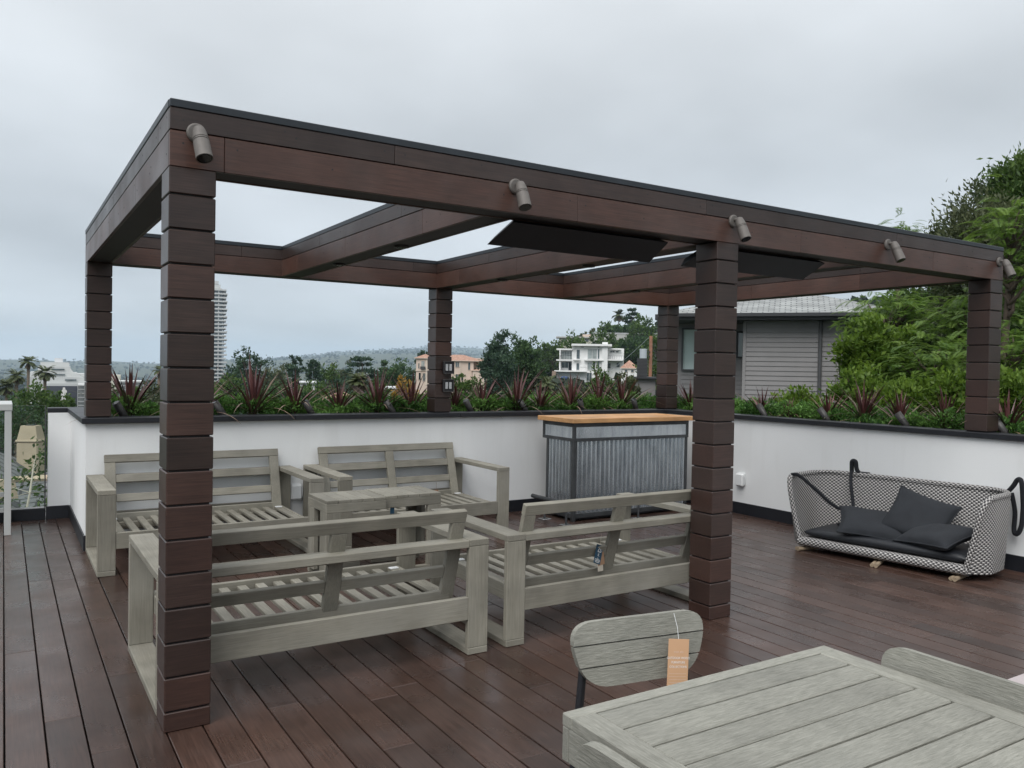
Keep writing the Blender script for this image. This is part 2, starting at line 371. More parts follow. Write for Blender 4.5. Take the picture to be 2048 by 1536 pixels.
# foliage
leafmat('leaf_dark', (0.0240, 0.0560, 0.0240), (0.0900, 0.1560, 0.0520))
leafmat('leaf_conifer', (0.0238, 0.0510, 0.0340), (0.0680, 0.1190, 0.0612))
leafmat('leaf_mid', (0.0338, 0.0743, 0.0189), (0.1148, 0.1823, 0.0405))
leafmat('leaf_bright', (0.0473, 0.0998, 0.0126), (0.1785, 0.2730, 0.0368), .42)
leafmat('leaf_fern', (.06, .13, .022), (.20, .30, .055), .45)
leafmat('leaf_olive', (0.0438, 0.0625, 0.0275), (0.1313, 0.1500, 0.0688))
leafmat('leaf_yellow', (.28, .15, .025), (.50, .33, .075))
leafmat('leaf_palm', (0.0438, 0.0625, 0.0275), (0.1375, 0.1625, 0.0688))
leafmat('leaf_palm_dry', (.11, .075, .040), (.22, .16, .085))
leafmat('leaf_cover', (0.0347, 0.1042, 0.0208), (0.1736, 0.3298, 0.0729))
leafmat('leaf_far', (.024, .038, .026), (.040, .056, .036), .2)
for nme, c1, c2 in (('blade_wine', (.060, .020, .022), (.150, .058, .054)), ('blade_edge', (.13, .078, .055), (.24, .165, .105)), ('blade_green', (.060, .072, .032), (.14, .135, .070))):
    m, N, L, b = nmat(nme); oi = N.new('ShaderNodeObjectInfo'); L.new(ramp_node(N, L, oi.outputs['Random'], [(0, c1), (1, c2)]), b.inputs['Base Color']); b.inputs['Roughness'].default_value = .42
m, N, L, b = nmat('terrain'); mp = coords(N, L, (1, 1, 1)); n1 = node(N, 'ShaderNodeTexNoise', Scale=.02, Detail=9, Roughness=.65); L.new(mp.outputs[0], n1.inputs['Vector'])
L.new(ramp_node(N, L, n1.outputs[0], [(.32, (.022, .034, .016)), (.5, (.042, .055, .026)), (.68, (.085, .080, .05))]), b.inputs['Base Color']); b.inputs['Roughness'].default_value = .95

# ------------------------------------------------------------------ terrain
DG = np.array([6, 30, 60, 110, 160, 220, 320, 450, 700, 1500, 2500, 4000, 5000, 6500, 9000, 13000.])
AZ = np.array([-180, 8, 15, 20, 26, 31, 36, 40, 45, 55, 180.])
HT = np.array([
 [-7, -9, -12, -16, -20, -24, -30, -34, -40, -50, -55, -52, -30, 4, -10, -60],
 [-7, -9, -12, -16, -20, -24, -30, -34, -40, -50, -55, -52, -30, 6, -10, -60],
 [-7, -8, -11, -14, -18, -22, -27, -31, -37, -48, -50, -10, 38, 30, 50, 0],
 [-7, -8, -10, -12, -15, -18, -22, -27, -33, -42, -40, 10, 74, 70, 160, 40],
 [-6.5, -7.5, -9, -10, -9, -8, -10, -15, -22, -32, -25, 20, 104, 110, 250, 80],
 [-6, -7, -8, -8, -6, -4, -5, -8, -15, -25, -20, 20, 92, 100, 222, 80],
 [-5.5, -6.5, -7, -6, -3, -1, 4, 8, 4, -10, 0, 20, 60, 80, 120, 60],
 [-5, -6, -6.5, -5, -2, 0, 12, 20, 14, 0, 5, 20, 40, 50, 60, 40],
 [-4.5, -3, -3, -1, 2, 6, 17, 28, 22, 10, 10, 20, 40, 50, 60, 40],
 [-4, -.5, 1, 4, 8, 14, 24, 34, 40, 40, 40, 40, 40, 40, 40, 40],
 [-4, -.5, 1, 4, 8, 14, 24, 34, 40, 40, 40, 40, 40, 40, 40, 40]], float)
def ground(x, y):
    dx, dy = x-CAM.x, y-CAM.y; d = max(6.0, math.hypot(dx, dy)); a = math.degrees(math.atan2(dx, dy))
    i = int(np.clip(np.searchsorted(AZ, a)-1, 0, len(AZ)-2)); t = (a-AZ[i])/(AZ[i+1]-AZ[i])
    ld = math.log(d); lg = np.log(DG); h0 = np.interp(ld, lg, HT[i]); h1 = np.interp(ld, lg, HT[i+1])
    h = h0*(1-t)+h1*t
    w = min(1, max(0, (d-800)/3000))
    h += w*(9*math.sin(x*.0021+y*.0013)+6*math.sin(x*.0047-y*.0033+1)+4*math.sin(x*.011+y*.009))
    return float(h)
azs = sorted(set(list(np.linspace(-180, -8, 30))+list(np.linspace(-8, 72, 130))+list(np.linspace(72, 180, 24))))
ds = list(np.geomspace(1.5, 13000, 90))
rows = []
for d in ds:
    rows.append([(CAM.x+d*math.sin(rad(a)), CAM.y+d*math.cos(rad(a)), ground(CAM.x+d*math.sin(rad(a)), CAM.y+d*math.cos(rad(a)))) for a in azs])
tag(MB().grid(rows).build('terrain', 'terrain', smooth=True), kind='structure')

# ------------------------------------------------------------------ deck
W, LY, PW, HT_, HB, ZC = 6.1677, 3.8119, .176, 2.4944, 2.2332, 1.0294
PX0 = [0, (W-PW)/2, W-PW]                  # pillar left faces
deck = tag(B(-3.2, 6.3, -5.2, 5.6, -.30, -.045).build('deck', 'deck_frame'), kind='structure')
WY, WX = 3.645, 5.985                       # inner faces of the parapet walls
k0 = -13
k = k0
while True:
    x0 = -.532+.1361*k+.003; x1 = x0+.1361-.006
    if x0 > WX-.02: break
    y1 = WY-.014 if x0 > -.02 else 5.215
    y = -4.3-random.random()*1.2
    while y < y1:
        ln = random.choice((1.2, 1.6, 2.1, 2.4, 2.9))+random.uniform(-.2, .2)
        if y1-(y+ln) < .5: ln = y1-y
        o = MB().box(-(x1-x0)/2, (x1-x0)/2, .0012, ln-.0012, -.021, random.uniform(-.0012, 0), .0022).build('plank', 'deck', deck, ((x0+x1)/2, y, 0))
        y += ln
    k += 1
tag(B(-3.2, 6.9, -5.2, 5.9, -9, -.301).build('building_base', 'stucco'), kind='structure')
tag(MB().box(3.555, 5.2, -3.0, -1.395, .001, .012, .003).build('floor_mat', 'mat_mauve'), 'pale mauve grey mat lying on the deck behind the dining chair', 'mat')

# ------------------------------------------------------------------ parapet planter
pl = thing('planter', 'white stucco parapet planter with black coping running round two sides of deck', 'planter', (0, 0, 0))
mb = MB().box(.0, 7.0, WY, WY+.13, -.29, .985).box(.0, .13, WY+.131, 5.24, -.29, .985)
mb.build('back_wall', 'stucco', pl)
B(.131, 7.0, 4.62, 4.75, -.29, .93).build('outer_wall', 'stucco', pl)
B(WX, WX+.13, -4.6, WY-.001, -.29, .985).build('side_wall', 'stucco', pl)
B(6.87, 7.0, -4.6, 4.619, -.29, .93).build('outer_wall', 'stucco', pl)
B(-.185, -.001, 5.235, 5.37, -.29, .985).build('end_wall', 'stucco', pl)
CZ = .9852
# coping: pieces butted end to end with real joints
def cop(x0, x1, y0, y1): MB().box(x0, x1, y0, y1, CZ, ZC, .004).build('coping', 'black_trim', pl)
for a, b_ in ((-.03, 1.62), (1.624, 3.26), (3.264, 4.9), (4.904, WX-.031)): cop(a, b_, WY-.045, WY+.17)
cop(WX-.03, 7.02, WY-.045, WY+.17)
for a, b_ in ((-4.6, -1.0), (-.996, 1.2), (1.204, WY-.049)): cop(WX-.03, WX+.17, a, b_)
cop(-.03, .15, WY+.174, 4.4); cop(-.03, .15, 4.404, 5.23)
cop(-.19, .15, 5.234, 5.39)
# skirting
for x0, x1, y0, y1 in ((-.012, WX-.014, WY-.013, WY-.0005), (-.0125, -.0005, WY-.0005, 5.222), (WX-.0135, WX-.0005, -4.6, WY-.0135), (-.20, -.013, 5.2225, 5.2345)):
    MB().box(x0, x1, y0, y1, -.02, .118, .002).build('skirting', 'black_trim', pl)
MB().box(.131, 6.86, WY+.1305, 4.619, .5, .975).box(WX+.1305, 6.869, -4.6, WY+.13, .5, .9755).build('soil', 'soil', pl)
# glass railing on the far side
gr = thing('glass_railing', 'frameless clear glass railing panel beside end of white parapet', 'railing', (-.2, 5.29, 0))
B(-1.55, -.012, -.006, .006, .108, 1.05).build('glass_panel', 'clear_glass', gr)
B(-3.05, -1.562, -.006, .006, .108, 1.05).build('glass_panel', 'clear_glass', gr)
MB().box(-3.0, -.002, -.03, .03, -.02, .098, .003).build('base_channel', 'black_trim', gr)
MB().box(-3.0, -.002, -.012, -.0065, .0985, .112).build('gasket', 'white_plastic', gr)
MB().box(-.011, -.001, -.012, .012, .10, 1.05).build('edge_seal', 'house_trim', gr)

# ------------------------------------------------------------------ pergola
pg = thing('pergola', 'dark stained hardwood pergola with stacked block posts over the lounge furniture', 'pergola')
PITCHZ = .1364; TOPB = 2.1262
fullblk = MB().box(0, PW, 0, PW, .0035, PITCHZ-.0035, .0035).mesh('block', 'ipe_dark_X')
fullred = fullblk.copy(); fullred.materials[0] = MATS['ipe_warm_X']
topblk = MB().box(0, PW, 0, PW, .0035, HB-TOPB-.001, .0035).mesh('block', 'ipe_dark_X')
lowblk = MB().box(0, PW, 0, PW, .001, TOPB-15*PITCHZ-.0035, .0035).mesh('block', 'ipe_warm_X')
def pillar(x, y, zbase, nfull):
    z0 = zbase
    p = B(.012, PW-.012, .012, PW-.012, 0.0, HB-zbase-.001).build('post', 'soffit', pg, (x, y, zbase))
    link('block', topblk, p, (0, 0, TOPB-zbase))
    for i in range(nfull):
        z = TOPB-PITCHZ*(i+1)-zbase
        link('block', fullred if (random.random() < (.10+.55*i/15.)) else fullblk, p, (random.uniform(-.001, .001), random.uniform(-.001, .001), max(z, .0)))
    if zbase == 0: link('block', lowblk, p, (0, 0, 0))
    return p
pillar(PX0[0], 0, 0, 15); pillar(PX0[1], 0, 0, 15); pillar(PX0[2], 0, ZC, 8)
for x in PX0: pillar(x, LY-PW, ZC, 8)
ZL, ZU = 2.374, 2.462
def beam(axis, a0, a1, c0, capov=.0, seams_lo=((), ()), seams_up=((), ())):
    """box beam along axis from a0 to a1, cross position c0..c0+PW, clad in boards"""
    def bx(a, b_, c, d, z0, z1, bev=0): return MB().box(a, b_, c, d, z0, z1, bev) if axis == 'X' else MB().box(c, d, a, b_, z0, z1, bev)
    bm = bx(a0+.02, a1-.02, c0+.0195, c0+PW-.0195, HB+.004, ZU-.001).build('beam', 'soffit', pg)
    plugs = MB()
    for side in (0, 1):
        f0, f1 = (c0, c0+.019) if side == 0 else (c0+PW-.019, c0+PW)
        for z0, z1, seams, mt in ((HB, ZL-.002, seams_lo[side], 'ipe_red_'), (ZL+.002, ZU-.001, seams_up[side], 'ipe_dark_')):
            cuts = [a0]+sorted(seams)+[a1]
            for s0, s1 in zip(cuts, cuts[1:]):
                bx(s0+.0008, s1-.0008, f0, f1, z0, z1, .002).build('board', mt+axis, bm)
                for e_ in (s0+.05, s1-.05, s0+.45, s1-.45):
                    if not s0 < e_ < s1: continue
                    zp = z0+(z1-z0)*random.uniform(.4, .75); q0, q1 = (f0-.0006, f0+.004) if side == 0 else (f1+.0006, f1-.004)
                    plugs.tube([(e_, q0, zp), (e_, q1, zp)] if axis == 'X' else [(q0, e_, zp), (q1, e_, zp)], .0042, 8)
    bx(a0, a1, c0-capov, c0+PW+capov, ZU, HT_, .003).build('cap', 'cap_metal', bm)
    plugs.build('plugs', 'soffit', bm)['kind'] = 'stuff'
    return bm
def sm(a0, a1, n): return tuple(a0+(a1-a0)*(i+1+random.uniform(-.25, .25))/(n+1) for i in range(n))
beam('X', 0, W, 0, .003, ((.207, 1.976, 3.734, 5.2), sm(0, W, 3)), ((.948, 2.9, 4.75), sm(0, W, 3)))
beam('X', 0, W, LY-PW, .003, (sm(0, W, 3), (1.1, 2.6, 4.1, 5.4)), (sm(0, W, 3), (.9, 2.2, 3.9)))
inner = []
for i, x in enumerate((0, 1.498, (W-PW)/2, 4.494, W-PW)):
    bmo = beam('Y', PW+.0005, LY-PW-.0005, x, .003 if i in (0, 4) else 0, ((.75+.1*i, 2.0+.1*i, 3.2), sm(PW, LY-PW, 2)), ((1.15, 2.65), sm(PW, LY-PW, 2))) if i not in (0,) else \
          beam('Y', .0192, LY-.0192, x, .003, ((.95, 2.1), sm(.2, LY-.2, 2)), ((.28, 1.9), sm(.2, LY-.2, 2)))
    inner.append((bmo, x))
# recessed downlights in the soffits
for (bmo, x), ys in zip(inner[1:4], ((1.373, 2.513), (1.38, 2.6), (1.38, 2.6))):
    for y in ys:
        d = MB().tube([(0, 0, 0), (0, 0, .012)], [.048, .048], 20).build('downlight', 'dark_bronze', bmo, (x+PW/2+.02, y, HB-.008), True)
        MB().tube([(0, 0, -.001), (0, 0, .002)], [.03, .03], 16).build('lens', 'lens', bmo, (x+PW/2+.02, y, HB-.0095))

# spotlights on the front beam
def spot(x, z, label, tilt):
    t = thing('spotlight', label, 'spotlight', (x, 0, z), 0, 'spotlights along the front beam of the pergola')
    MB().tube([(0, -.0005, 0), (0, -.010, 0), (0, -.016, 0)], [.043, .043, .036], 28).build('base_plate', 'bronze_grey', t)
    k = MB().tube([(0, -.012, .006), (0, -.045, .006)], [.012, .011], 12)
    k.tube([(0, -.040, .006), (0, -.066, -.002)], [.014, .014], 12).build('knuckle', 'bronze_grey', t, smooth=True)
    d = Vector((tilt, -.42, -.90)).normalized(); p = Vector((0, -.050, .012))
    prof = [(-.004, .012), (.004, .024), (.03, .031), (.060, .034), (.0605, .032), (.064, .032), (.0645, .0345), (.070, .0345), (.0705, .032), (.074, .032), (.0745, .035), (.158, .0365), (.163, .0365)]
    MB().tube([p+d*a for a, r in prof], [r for a, r in prof], 24).build('barrel', 'bronze_grey', t)
    MB().tube([p+d*.1635, p+d*.165], [.031, .031], 20).build('lens', 'lens', t)
    s = MB()
    for a in (rad(45), rad(225)): s.tube([(.034*math.cos(a), -.0101, .034*math.sin(a)), (.034*math.cos(a), -.0125, .034*math.sin(a))], .006, 10)
    s.build('screw', 'black_plastic', t); t.scale = (.88, .88, .88)
for x, z, n in ((.098, 2.372, 'spotlight on the beam corner above the near left post'), (1.59, 2.362, 'spotlight on front beam left of the black heaters'),
              (3.119, 2.362, 'spotlight on front beam right above the middle front post'), (4.64, 2.370, 'spotlight on front beam midway between middle post and far right end'),
              (6.10, 2.374, 'spotlight at the far right end of the front beam')):
    spot(x, z, 'bronze bullet '+n, random.uniform(-.06, .10))
# infrared heaters under the front beam
def heater(x0, x1, label):
    t = thing('patio_heater', label, 'heater', ((x0+x1)/2, .15, 2.13), 0, 'black heaters under the pergola beam'); h = (x1-x0)/2
    # wedge body: narrow roof, wide sloping tray
    o = [(-h, .0, .075), (-h, .26, -.015), (-h+.14, .30, .075)]
    v = [(-h+.10, -.03, .098), (h-.10, -.03, .098), (h, .25, .0), (-h, .25, .0), (-h-.04, .02, .075), (h+.02, .02, .075),
         (-h+.10, .03, .135), (h-.10, .03, .135), (h-.06, .30, .06), (-h+.06, .30, .06)]
    v = [(-h, -.02, .085), (h, -.02, .085), (h+.05, .20, -.005), (-h-.02, .20, -.005), (-h+.07, .06, .13), (h-.07, .06, .13), (h-.05, .24, .05), (-h+.05, .24, .05)]
    MB().add(v, [(0, 3, 2, 1), (4, 5, 6, 7), (0, 1, 5, 4), (3, 7, 6, 2), (0, 4, 7, 3), (1, 2, 6, 5)]).build('housing', 'heater_black', t)
    for sx in (-h*.55, h*.55): MB().box(sx-.02, sx+.02, .07, .11, .08, HB-2.13+.004, .002).build('bracket', 'heater_black', t)
heater(1.66, 2.73, 'long black heater panel slung under front beam left of middle post')
heater(3.06, 4.15, 'long black heater panel slung under front beam right of middle post')
# switch boxes on the middle back post
for z, n in ((1.47, 'upper'), (1.294, 'lower')):
    t = thing('switch_box', n+' black weatherproof box with two grey rocker switches on back post', 'switch box', (3.122, LY-PW-.001, z), 0, 'switch boxes on the back post')
    MB().box(-.052, .062, -.030, 0, -.062, .062, .006).build('case', 'black_plastic', t)
    fr = MB()
    for a in ((-.052, .062, .054, .062), (-.052, .062, -.062, -.054)): fr.box(a[0], a[1], -.036, -.0301, a[2], a[3], .002)
    for a in ((-.052, -.045), (.055, .062)): fr.box(a[0], a[1], -.036, -.0301, -.0539, .0539, .002)
    fr.build('cover_rim', 'dark_bronze', t)
    for sx in (-.018, .022): MB().box(sx-.0135, sx+.0135, -.035, -.0302, -.032, .032, .002).build('rocker', 'switch_grey', t)
# weatherproof outlets on the walls
def outlet(loc, rz, label):
    t = thing('outlet_box', label, 'outlet', loc, rz, 'white outlet boxes on the parapet'); 
    MB().box(-.045, .045, -.012, 0, -.065, .065, .004).build('back_plate', 'white_plastic', t)
    MB().box(-.050, .050, -.055, -.0125, -.075, .06, .014).build('cover', 'white_plastic', t)
    for i in range(4): MB().box(.051, .0535, -.045+.01*i, -.040+.01*i, -.045, .03).build('rib', 'white_plastic', t)
outlet((1.642, WY-.001, .36), 0, 'white outlet box on back wall beside the rear sofa arms')
outlet((WX-.001, 2.46, .365), -math.pi/2, 'white outlet box on side wall behind the middle post')

# ------------------------------------------------------------------ slatted sofas
def make_sofa():
    t = thing('slatted_sofa', 'x', 'sofa', (0, 0, 0))
    Ls, D, AW, T, AH = 1.585, .905, .115, .034, .590
    e_ = .003
    for x0 in (0, Ls-AW):
        MB().box(x0, x0+AW, 0, D, AH-T, AH, e_).build('arm_top', 'teak_Y', t)
        MB().box(x0, x0+AW, .001, T, T+.0005, AH-T-.0005, e_).build('leg', 'teak_Z', t)
        MB().box(x0, x0+AW, D-T, D-.001, T+.0005, AH-T-.0005, e_).build('leg', 'teak_Z', t)
        MB().box(x0, x0+AW, 0, D, 0, T, e_).build('foot_rail', 'teak_Y', t)
        xi = (x0+AW+.0005, x0+AW+.028) if x0 == 0 else (x0-.028, x0-.0005)
        MB().box(xi[0], xi[1], T+.15, D-T-.002, .185, .275, e_).build('side_rail', 'teak_Y', t)
    xa, xb = AW+.0006, Ls-AW-.0006
    MB().box(xa, xb, .002, .030, .180, .298, e_).build('back_rail', 'teak_X', t)
    MB().box(xa, xb, D-.032, D-.004, .180, .293, e_).build('front_rail', 'teak_X', t)
    MB().box(xa+.028, xb-.028, .150, .178, .180, .305, e_).build('inner_rail', 'teak_X', t)
    MB().box(xa, xb, .0, .072, AH-.040, AH-.002, e_).build('back_shelf', 'teak_X', t)
    # leaning backrest
    lean = .30; n = Vector((0, -lean, 1)).normalized(); fy = Vector((0, 1, lean)).normalized()
    base = Vector((0, .192, .20))
    def inplane(xc, s, hx, hs, th, nm, mt): MB().obox((xc, base.y+n.y*s, base.z+n.z*s), (1, 0, 0), fy, n, hx, th, hs, .003).build(nm, mt, t)
    sl = .565
    for xc in (xa+.045, (xa+xb)/2, xb-.045): inplane(xc, (sl-.062)/2, .038, (sl-.064)/2, .016, 'back_post', 'teak_Z')
    inplane((xa+xb)/2, sl-.031, (xb-xa)/2-.005, .031, .017, 'top_rail', 'teak_X')
    mid = (xa+xb)/2
    for s in (.225,):
        for a, b_ in ((xa+.084, mid-.039), (mid+.039, xb-.084)): inplane((a+b_)/2, s, (b_-a)/2, .030, .013, 'back_slat', 'teak_X')
    for a, b_ in ((xa+.084, mid-.039), (mid+.039, xb-.084)): inplane((a+b_)/2, .375, (b_-a)/2, .030, .013, 'back_slat', 'teak_X')
    # seat slats on two bearers
    for y in (.235, D-.085): MB().box(xa+.03, xb-.03, y, y+.03, .215, .250, .002).build('bearer', 'teak_X', t)
    ns = 14
    for i in range(ns):
        x = xa+.05+(xb-xa-.1)*i/(ns-1)
        MB().box(x-.024, x+.024, .182, D-.036, .2505, .272, .003).build('seat_slat', 'teak_Y', t)
        if i in (0, ns-1):
            for y in (.225, D-.10): MB().box(x-.027, x+.027, y, y+.035, .2725, .280, .002).build('slat_clip', 'white_plastic', t)
    return t
sofa = make_sofa(); sofa['group'] = 'grey slatted sofas under the pergola'
spots_ = [((0.0, .183, 0), 0, 'grey slatted wood sofa frame with its back towards viewer beside near left post'),
          ((1.70, .186, 0), 0, 'grey slatted wood sofa frame with blue tag, back turned, beside middle post'),
          ((1.588, 3.625, 0), math.pi, 'grey slatted wood sofa frame against white wall at its left end'),
          ((3.290, 3.625, 0), math.pi, 'grey slatted wood sofa frame against back wall next to the metal bar')]
for i, (l, r, lab) in enumerate(spots_):
    o = sofa if i == 0 else copy_tree(sofa)
    o.location = l; o.rotation_euler = (0, 0, r); o['label'] = lab
# two slatted side tables
def make_table(label, loc, flip):
    t = thing('side_table', label, 'side table', loc, 0, 'slatted side tables between the sofas'); w, d, h = .435, .385, .553
    fx = (lambda x0, x1: (w-x1, w-x0)) if flip else (lambda x0, x1: (x0, x1))
    for y in (0, d-.03): MB().box(0, w, y, y+.03, h-.085, h-.0225, .003).build('apron', 'teak_X', t)
    for x in (0, w-.03): MB().box(x, x+.03, .0302, d-.0302, h-.085, h-.0225, .003).build('apron', 'teak_Y', t)
    for y in (0, d-.034):
        MB().box(*fx(0, .105), y, y+.034, .0345, h-.0855, .003).build('leg', 'teak_Z', t)
        MB().box(*fx(0, w-.05), y, y+.034, 0, .034, .003).build('foot_rail', 'teak_X', t)
    MB().box(*fx(.0, .034), .0345, .130, .0345, h-.0855, .003).build('side_board', 'teak_Z', t); MB().box(*fx(.0, .034), d-.130, d-.0345, .0345, h-.0855, .003).build('side_board', 'teak_Z', t)
    for i in range(5): MB().box(i*w/5+.0015, (i+1)*w/5-.0015, 0, d, h-.022, h, .002).build('top_slat', 'teak_Y', t)
make_table('small slatted side table nearer the near left post', (1.303, 1.86, 0), False)
make_table('small slatted side table nearer the metal bar', (1.745, 1.888, 0), True)
o = MB().box(-.016, .016, -.001, .001, -.045, 0, .0004).build('hang_label', 'paper_blue', None, (1.80, 1.90, .468)); tag(o, 'tiny teal tag hanging under the side table nearer the bar', 'tag')
MB().box(0, .045, 0, .003, 0, .045, .001).tube([(.022, .0015, .045), (.022, .0015, .12)], .001, 5).build('hang_tag', 'paper_brown', None, (2.90, 3.43, .27))
tag(bpy.data.objects['hang_tag'], 'small brown paper tag hanging from rear right sofa backrest', 'tag')

# ------------------------------------------------------------------ bar counter
bar = thing('bar_counter', 'corrugated metal bar counter with pale wooden top in back corner', 'bar', (4.07, 2.84, 0))
bw, bd, bz = 1.60, .61, 1.0
MB().box(0, bw, 0, bd, bz-.045, bz, .004).build('counter_top', 'pine', bar)
fx0, fx1, fy0, fy1 = .045, bw-.045, .045, bd-.03
fr = MB()
for z0, z1 in ((.915, .954), (.775, .805)):
    fr.box(fx0, fx1, fy0, fy0+.03, z0, z1, .002); fr.box(fx0, fx0+.03, fy0+.0305, fy1, z0, z1, .002); fr.box(fx1-.03, fx1, fy0+.0305, fy1, z0, z1, .002); fr.box(fx0+.0305, fx1-.0305, fy1-.03, fy1, z0, z1, .002)
for x, y in ((fx0, fy0), (fx1-.03, fy0), (fx0, fy1-.03), (fx1-.03, fy1-.03)): fr.box(x, x+.03, y, y+.03, .8055, .9145, .002)
fr.build('header_frame', 'steel_frame', bar)
bx0, by1 = fx0, fy1-.065
fr = MB()
for x, y in ((fx0+.004, fy0+.004), (fx1-.044, fy0+.004), (fx0+.004, by1-.036), (fx1-.044, by1-.036)): fr.box(x, x+.036, y, y+.036, .0, .7745, .002)
fr.box(fx0+.041, fx1-.045, fy0+.006, fy0+.036, .03, .075, .002); fr.box(fx0+.006, fx0+.036, fy0+.041, by1-.037, .03, .075, .002)
fr.build('leg_frame', 'steel_frame', bar)
MB().box(fx0+.03, fx1-.03, fy0+.008, fy0+.012, .806, .914).build('header_panel', 'galvanised', bar)
MB().box(fx0+.008, fx0+.012, fy0+.031, fy1-.031, .806, .914).build('header_panel', 'galvanised', bar)
MB().box(fx1-.012, fx1-.008, fy0+.031, fy1-.031, .806, .914).build('header_panel', 'galvanised', bar)
def corr(p0, p1, nrm, z0, z1, pitch, amp, name):
    p0, p1, nrm = Vector(p0), Vector(p1), Vector(nrm); ln = (p1-p0).length; d = (p1-p0)/ln; n = int(ln/pitch*8); rows = []
    for i in range(n+1):
        s = ln*i/n; ph = s/pitch*2*math.pi; a = max(-.75, min(.75, math.sin(ph)))/.75*amp+amp*.25*math.sin(s*23)*.3
        p = p0+d*s+nrm*a; rows.append([(p.x, p.y, z0), (p.x, p.y, z1)])
    MB().grid(rows).build(name, 'galvanised', bar)
corr((fx0+.04, fy0+.022, 0), (fx1-.045, fy0+.022, 0), (0, -1, 0), .055, .774, .056, .014, 'corrugated_panel')
corr((fx0+.022, by1-.037, 0), (fx0+.022, fy0+.04, 0), (-1, 0, 0), .055, .774, .056, .014, 'corrugated_panel')
corr((fx1-.022, fy0+.04, 0), (fx1-.022, by1-.037, 0), (1, 0, 0), .055, .774, .056, .014, 'corrugated_panel')
MB().box(fx0+.05, fx1-.05, fy0+.03, by1-.04, .012, .03).build('bottom_shelf', 'black_trim', bar)
rail = MB().tube([(-.105, .52, .20), (-.105, -.10, .20), (bw, -.10, .20)], .021, 12)
rail.build('foot_rail', 'steel_frame', bar, smooth=False)
for x, y in ((-.105, .30), (-.105, -.06), (.75, -.10), (1.5, -.10)):
    MB().tube([(x, y, .009), (x, y, .185)], .011, 10).build('rail_stand', 'steel_frame', bar)
    MB().box(x-.05, x+.05, y-.045, y+.045, 0, .008, .002).build('foot_plate', 'mirror_chrome', bar)
for x in (.22, .9, 1.4): MB().box(x, x+.012, fy0-.004, fy0+.004, .165, .215).build('rail_bracket', 'steel_frame', bar)

# ------------------------------------------------------------------ hanging woven sofa set down on the deck
SWR = rad(9.6)
SW = thing('woven_swing_sofa', 'black and white woven hanging sofa shell set down by the side wall', 'swing sofa', (5.18, .42, .055), SWR)
SWM = Matrix.Translation((5.18, .42, 0)) @ Matrix.Rotation(SWR, 4, 'Z')
# plan path (local: x depth away from opening, y along wall): front left -> back -> front right
def plan(y0, y1, depth, r, ins, n=9):
    """C shaped path: curls in at the front by ins"""
    pts = []; q = .16
    for i in range(9): t = i/8; pts.append((q*t, y1-ins*(1-math.sin(t*math.pi/2))))
    for i in range(1, 9): pts.append((q+(depth-r-q)*i/8, y1))
    for i in range(1, n): a = math.pi/2*i/n; pts.append((depth-r+r*math.sin(a), y1-r+r*math.cos(a)))
    for i in range(29): pts.append((depth, y1-r-(y1-y0-2*r)*i/28))
    for i in range(1, n): a = math.pi/2*i/n; pts.append((depth-r+r*math.cos(a), y0+r-r*math.sin(a)))
    for i in range(8): pts.append((q+(depth-r-q)*(1-i/8), y0))
    for i in range(8, -1, -1): t = i/8; pts.append((q*t, y0+ins*(1-math.sin(t*math.pi/2))))
    return np.array(pts)
lo_o, hi_o = plan(-.80, .72, .56, .20, .12), plan(-.81, .77, .66, .25, .02)
lo_i, hi_i = plan(-.765, .685, .525, .18, .12), plan(-.775, .735, .625, .23, .02)
NP = len(lo_o); Hs = .545
arc = np.concatenate([[0], np.cumsum(np.hypot(*np.diff((lo_o+hi_o)/2, axis=0).T))]); tot = arc[-1]
def tmax(i):
    dd = min(arc[i], tot-arc[i]); r = .12
    return 1-(0 if dd >= r else (r-math.sqrt(max(0, r*r-(r-dd)**2)))/Hs)
NT = 16
vs, fs, uvs = [], [], []
def surf(lo, hi, inward):
    o = len(vs)
    for i in range(NP):
        for j in range(NT+1):
            t = tmax(i)*j/NT; bow = math.sin(t*math.pi)*.02
            q = lo[i]*(1-t**.8)+hi[i]*t**.8
            vs.append((q[0]+.02*t, q[1], t*Hs)); uvs.append((arc[i], t*Hs))
    for i in range(NP-1):
        for j in range(NT):
            a = (o+i*(NT+1)+j, o+(i+1)*(NT+1)+j, o+(i+1)*(NT+1)+j+1, o+i*(NT+1)+j+1); fs.append(a if inward else a[::-1])
    return o
oo = surf(lo_o, hi_o, False); oi_ = surf(lo_i, hi_i, True)
def strip(a, b_):
    for p, q in zip(range(len(a)-1), range(1, len(a))): fs.append((a[p], a[q], b_[q], b_[p]))
strip([oo+i*(NT+1)+NT for i in range(NP)], [oi_+i*(NT+1)+NT for i in range(NP)])
strip([oo+j for j in range(NT+1)], [oi_+j for j in range(NT+1)]); strip([oo+(NP-1)*(NT+1)+j for j in range(NT+1)], [oi_+(NP-1)*(NT+1)+j for j in range(NT+1)])
def uvmesh(name, vs, fs, uvs, mat, smooth=True):
    me = bpy.data.meshes.new(name); me.from_pydata([tuple(v) for v in vs], [], fs); me.materials.append(MATS[mat]); ul = me.uv_layers.new(name='UVMap')
    idx = np.zeros(len(me.loops), np.int32); me.loops.foreach_get('vertex_index', idx); ul.data.foreach_set('uv', np.asarray(uvs, np.float32)[idx].ravel())
    if smooth: me.shade_smooth()
    me.update(); return me
vs_s = list(vs)
shell = link('woven_shell', uvmesh('woven_shell', vs, fs, uvs, 'weave'), SW)
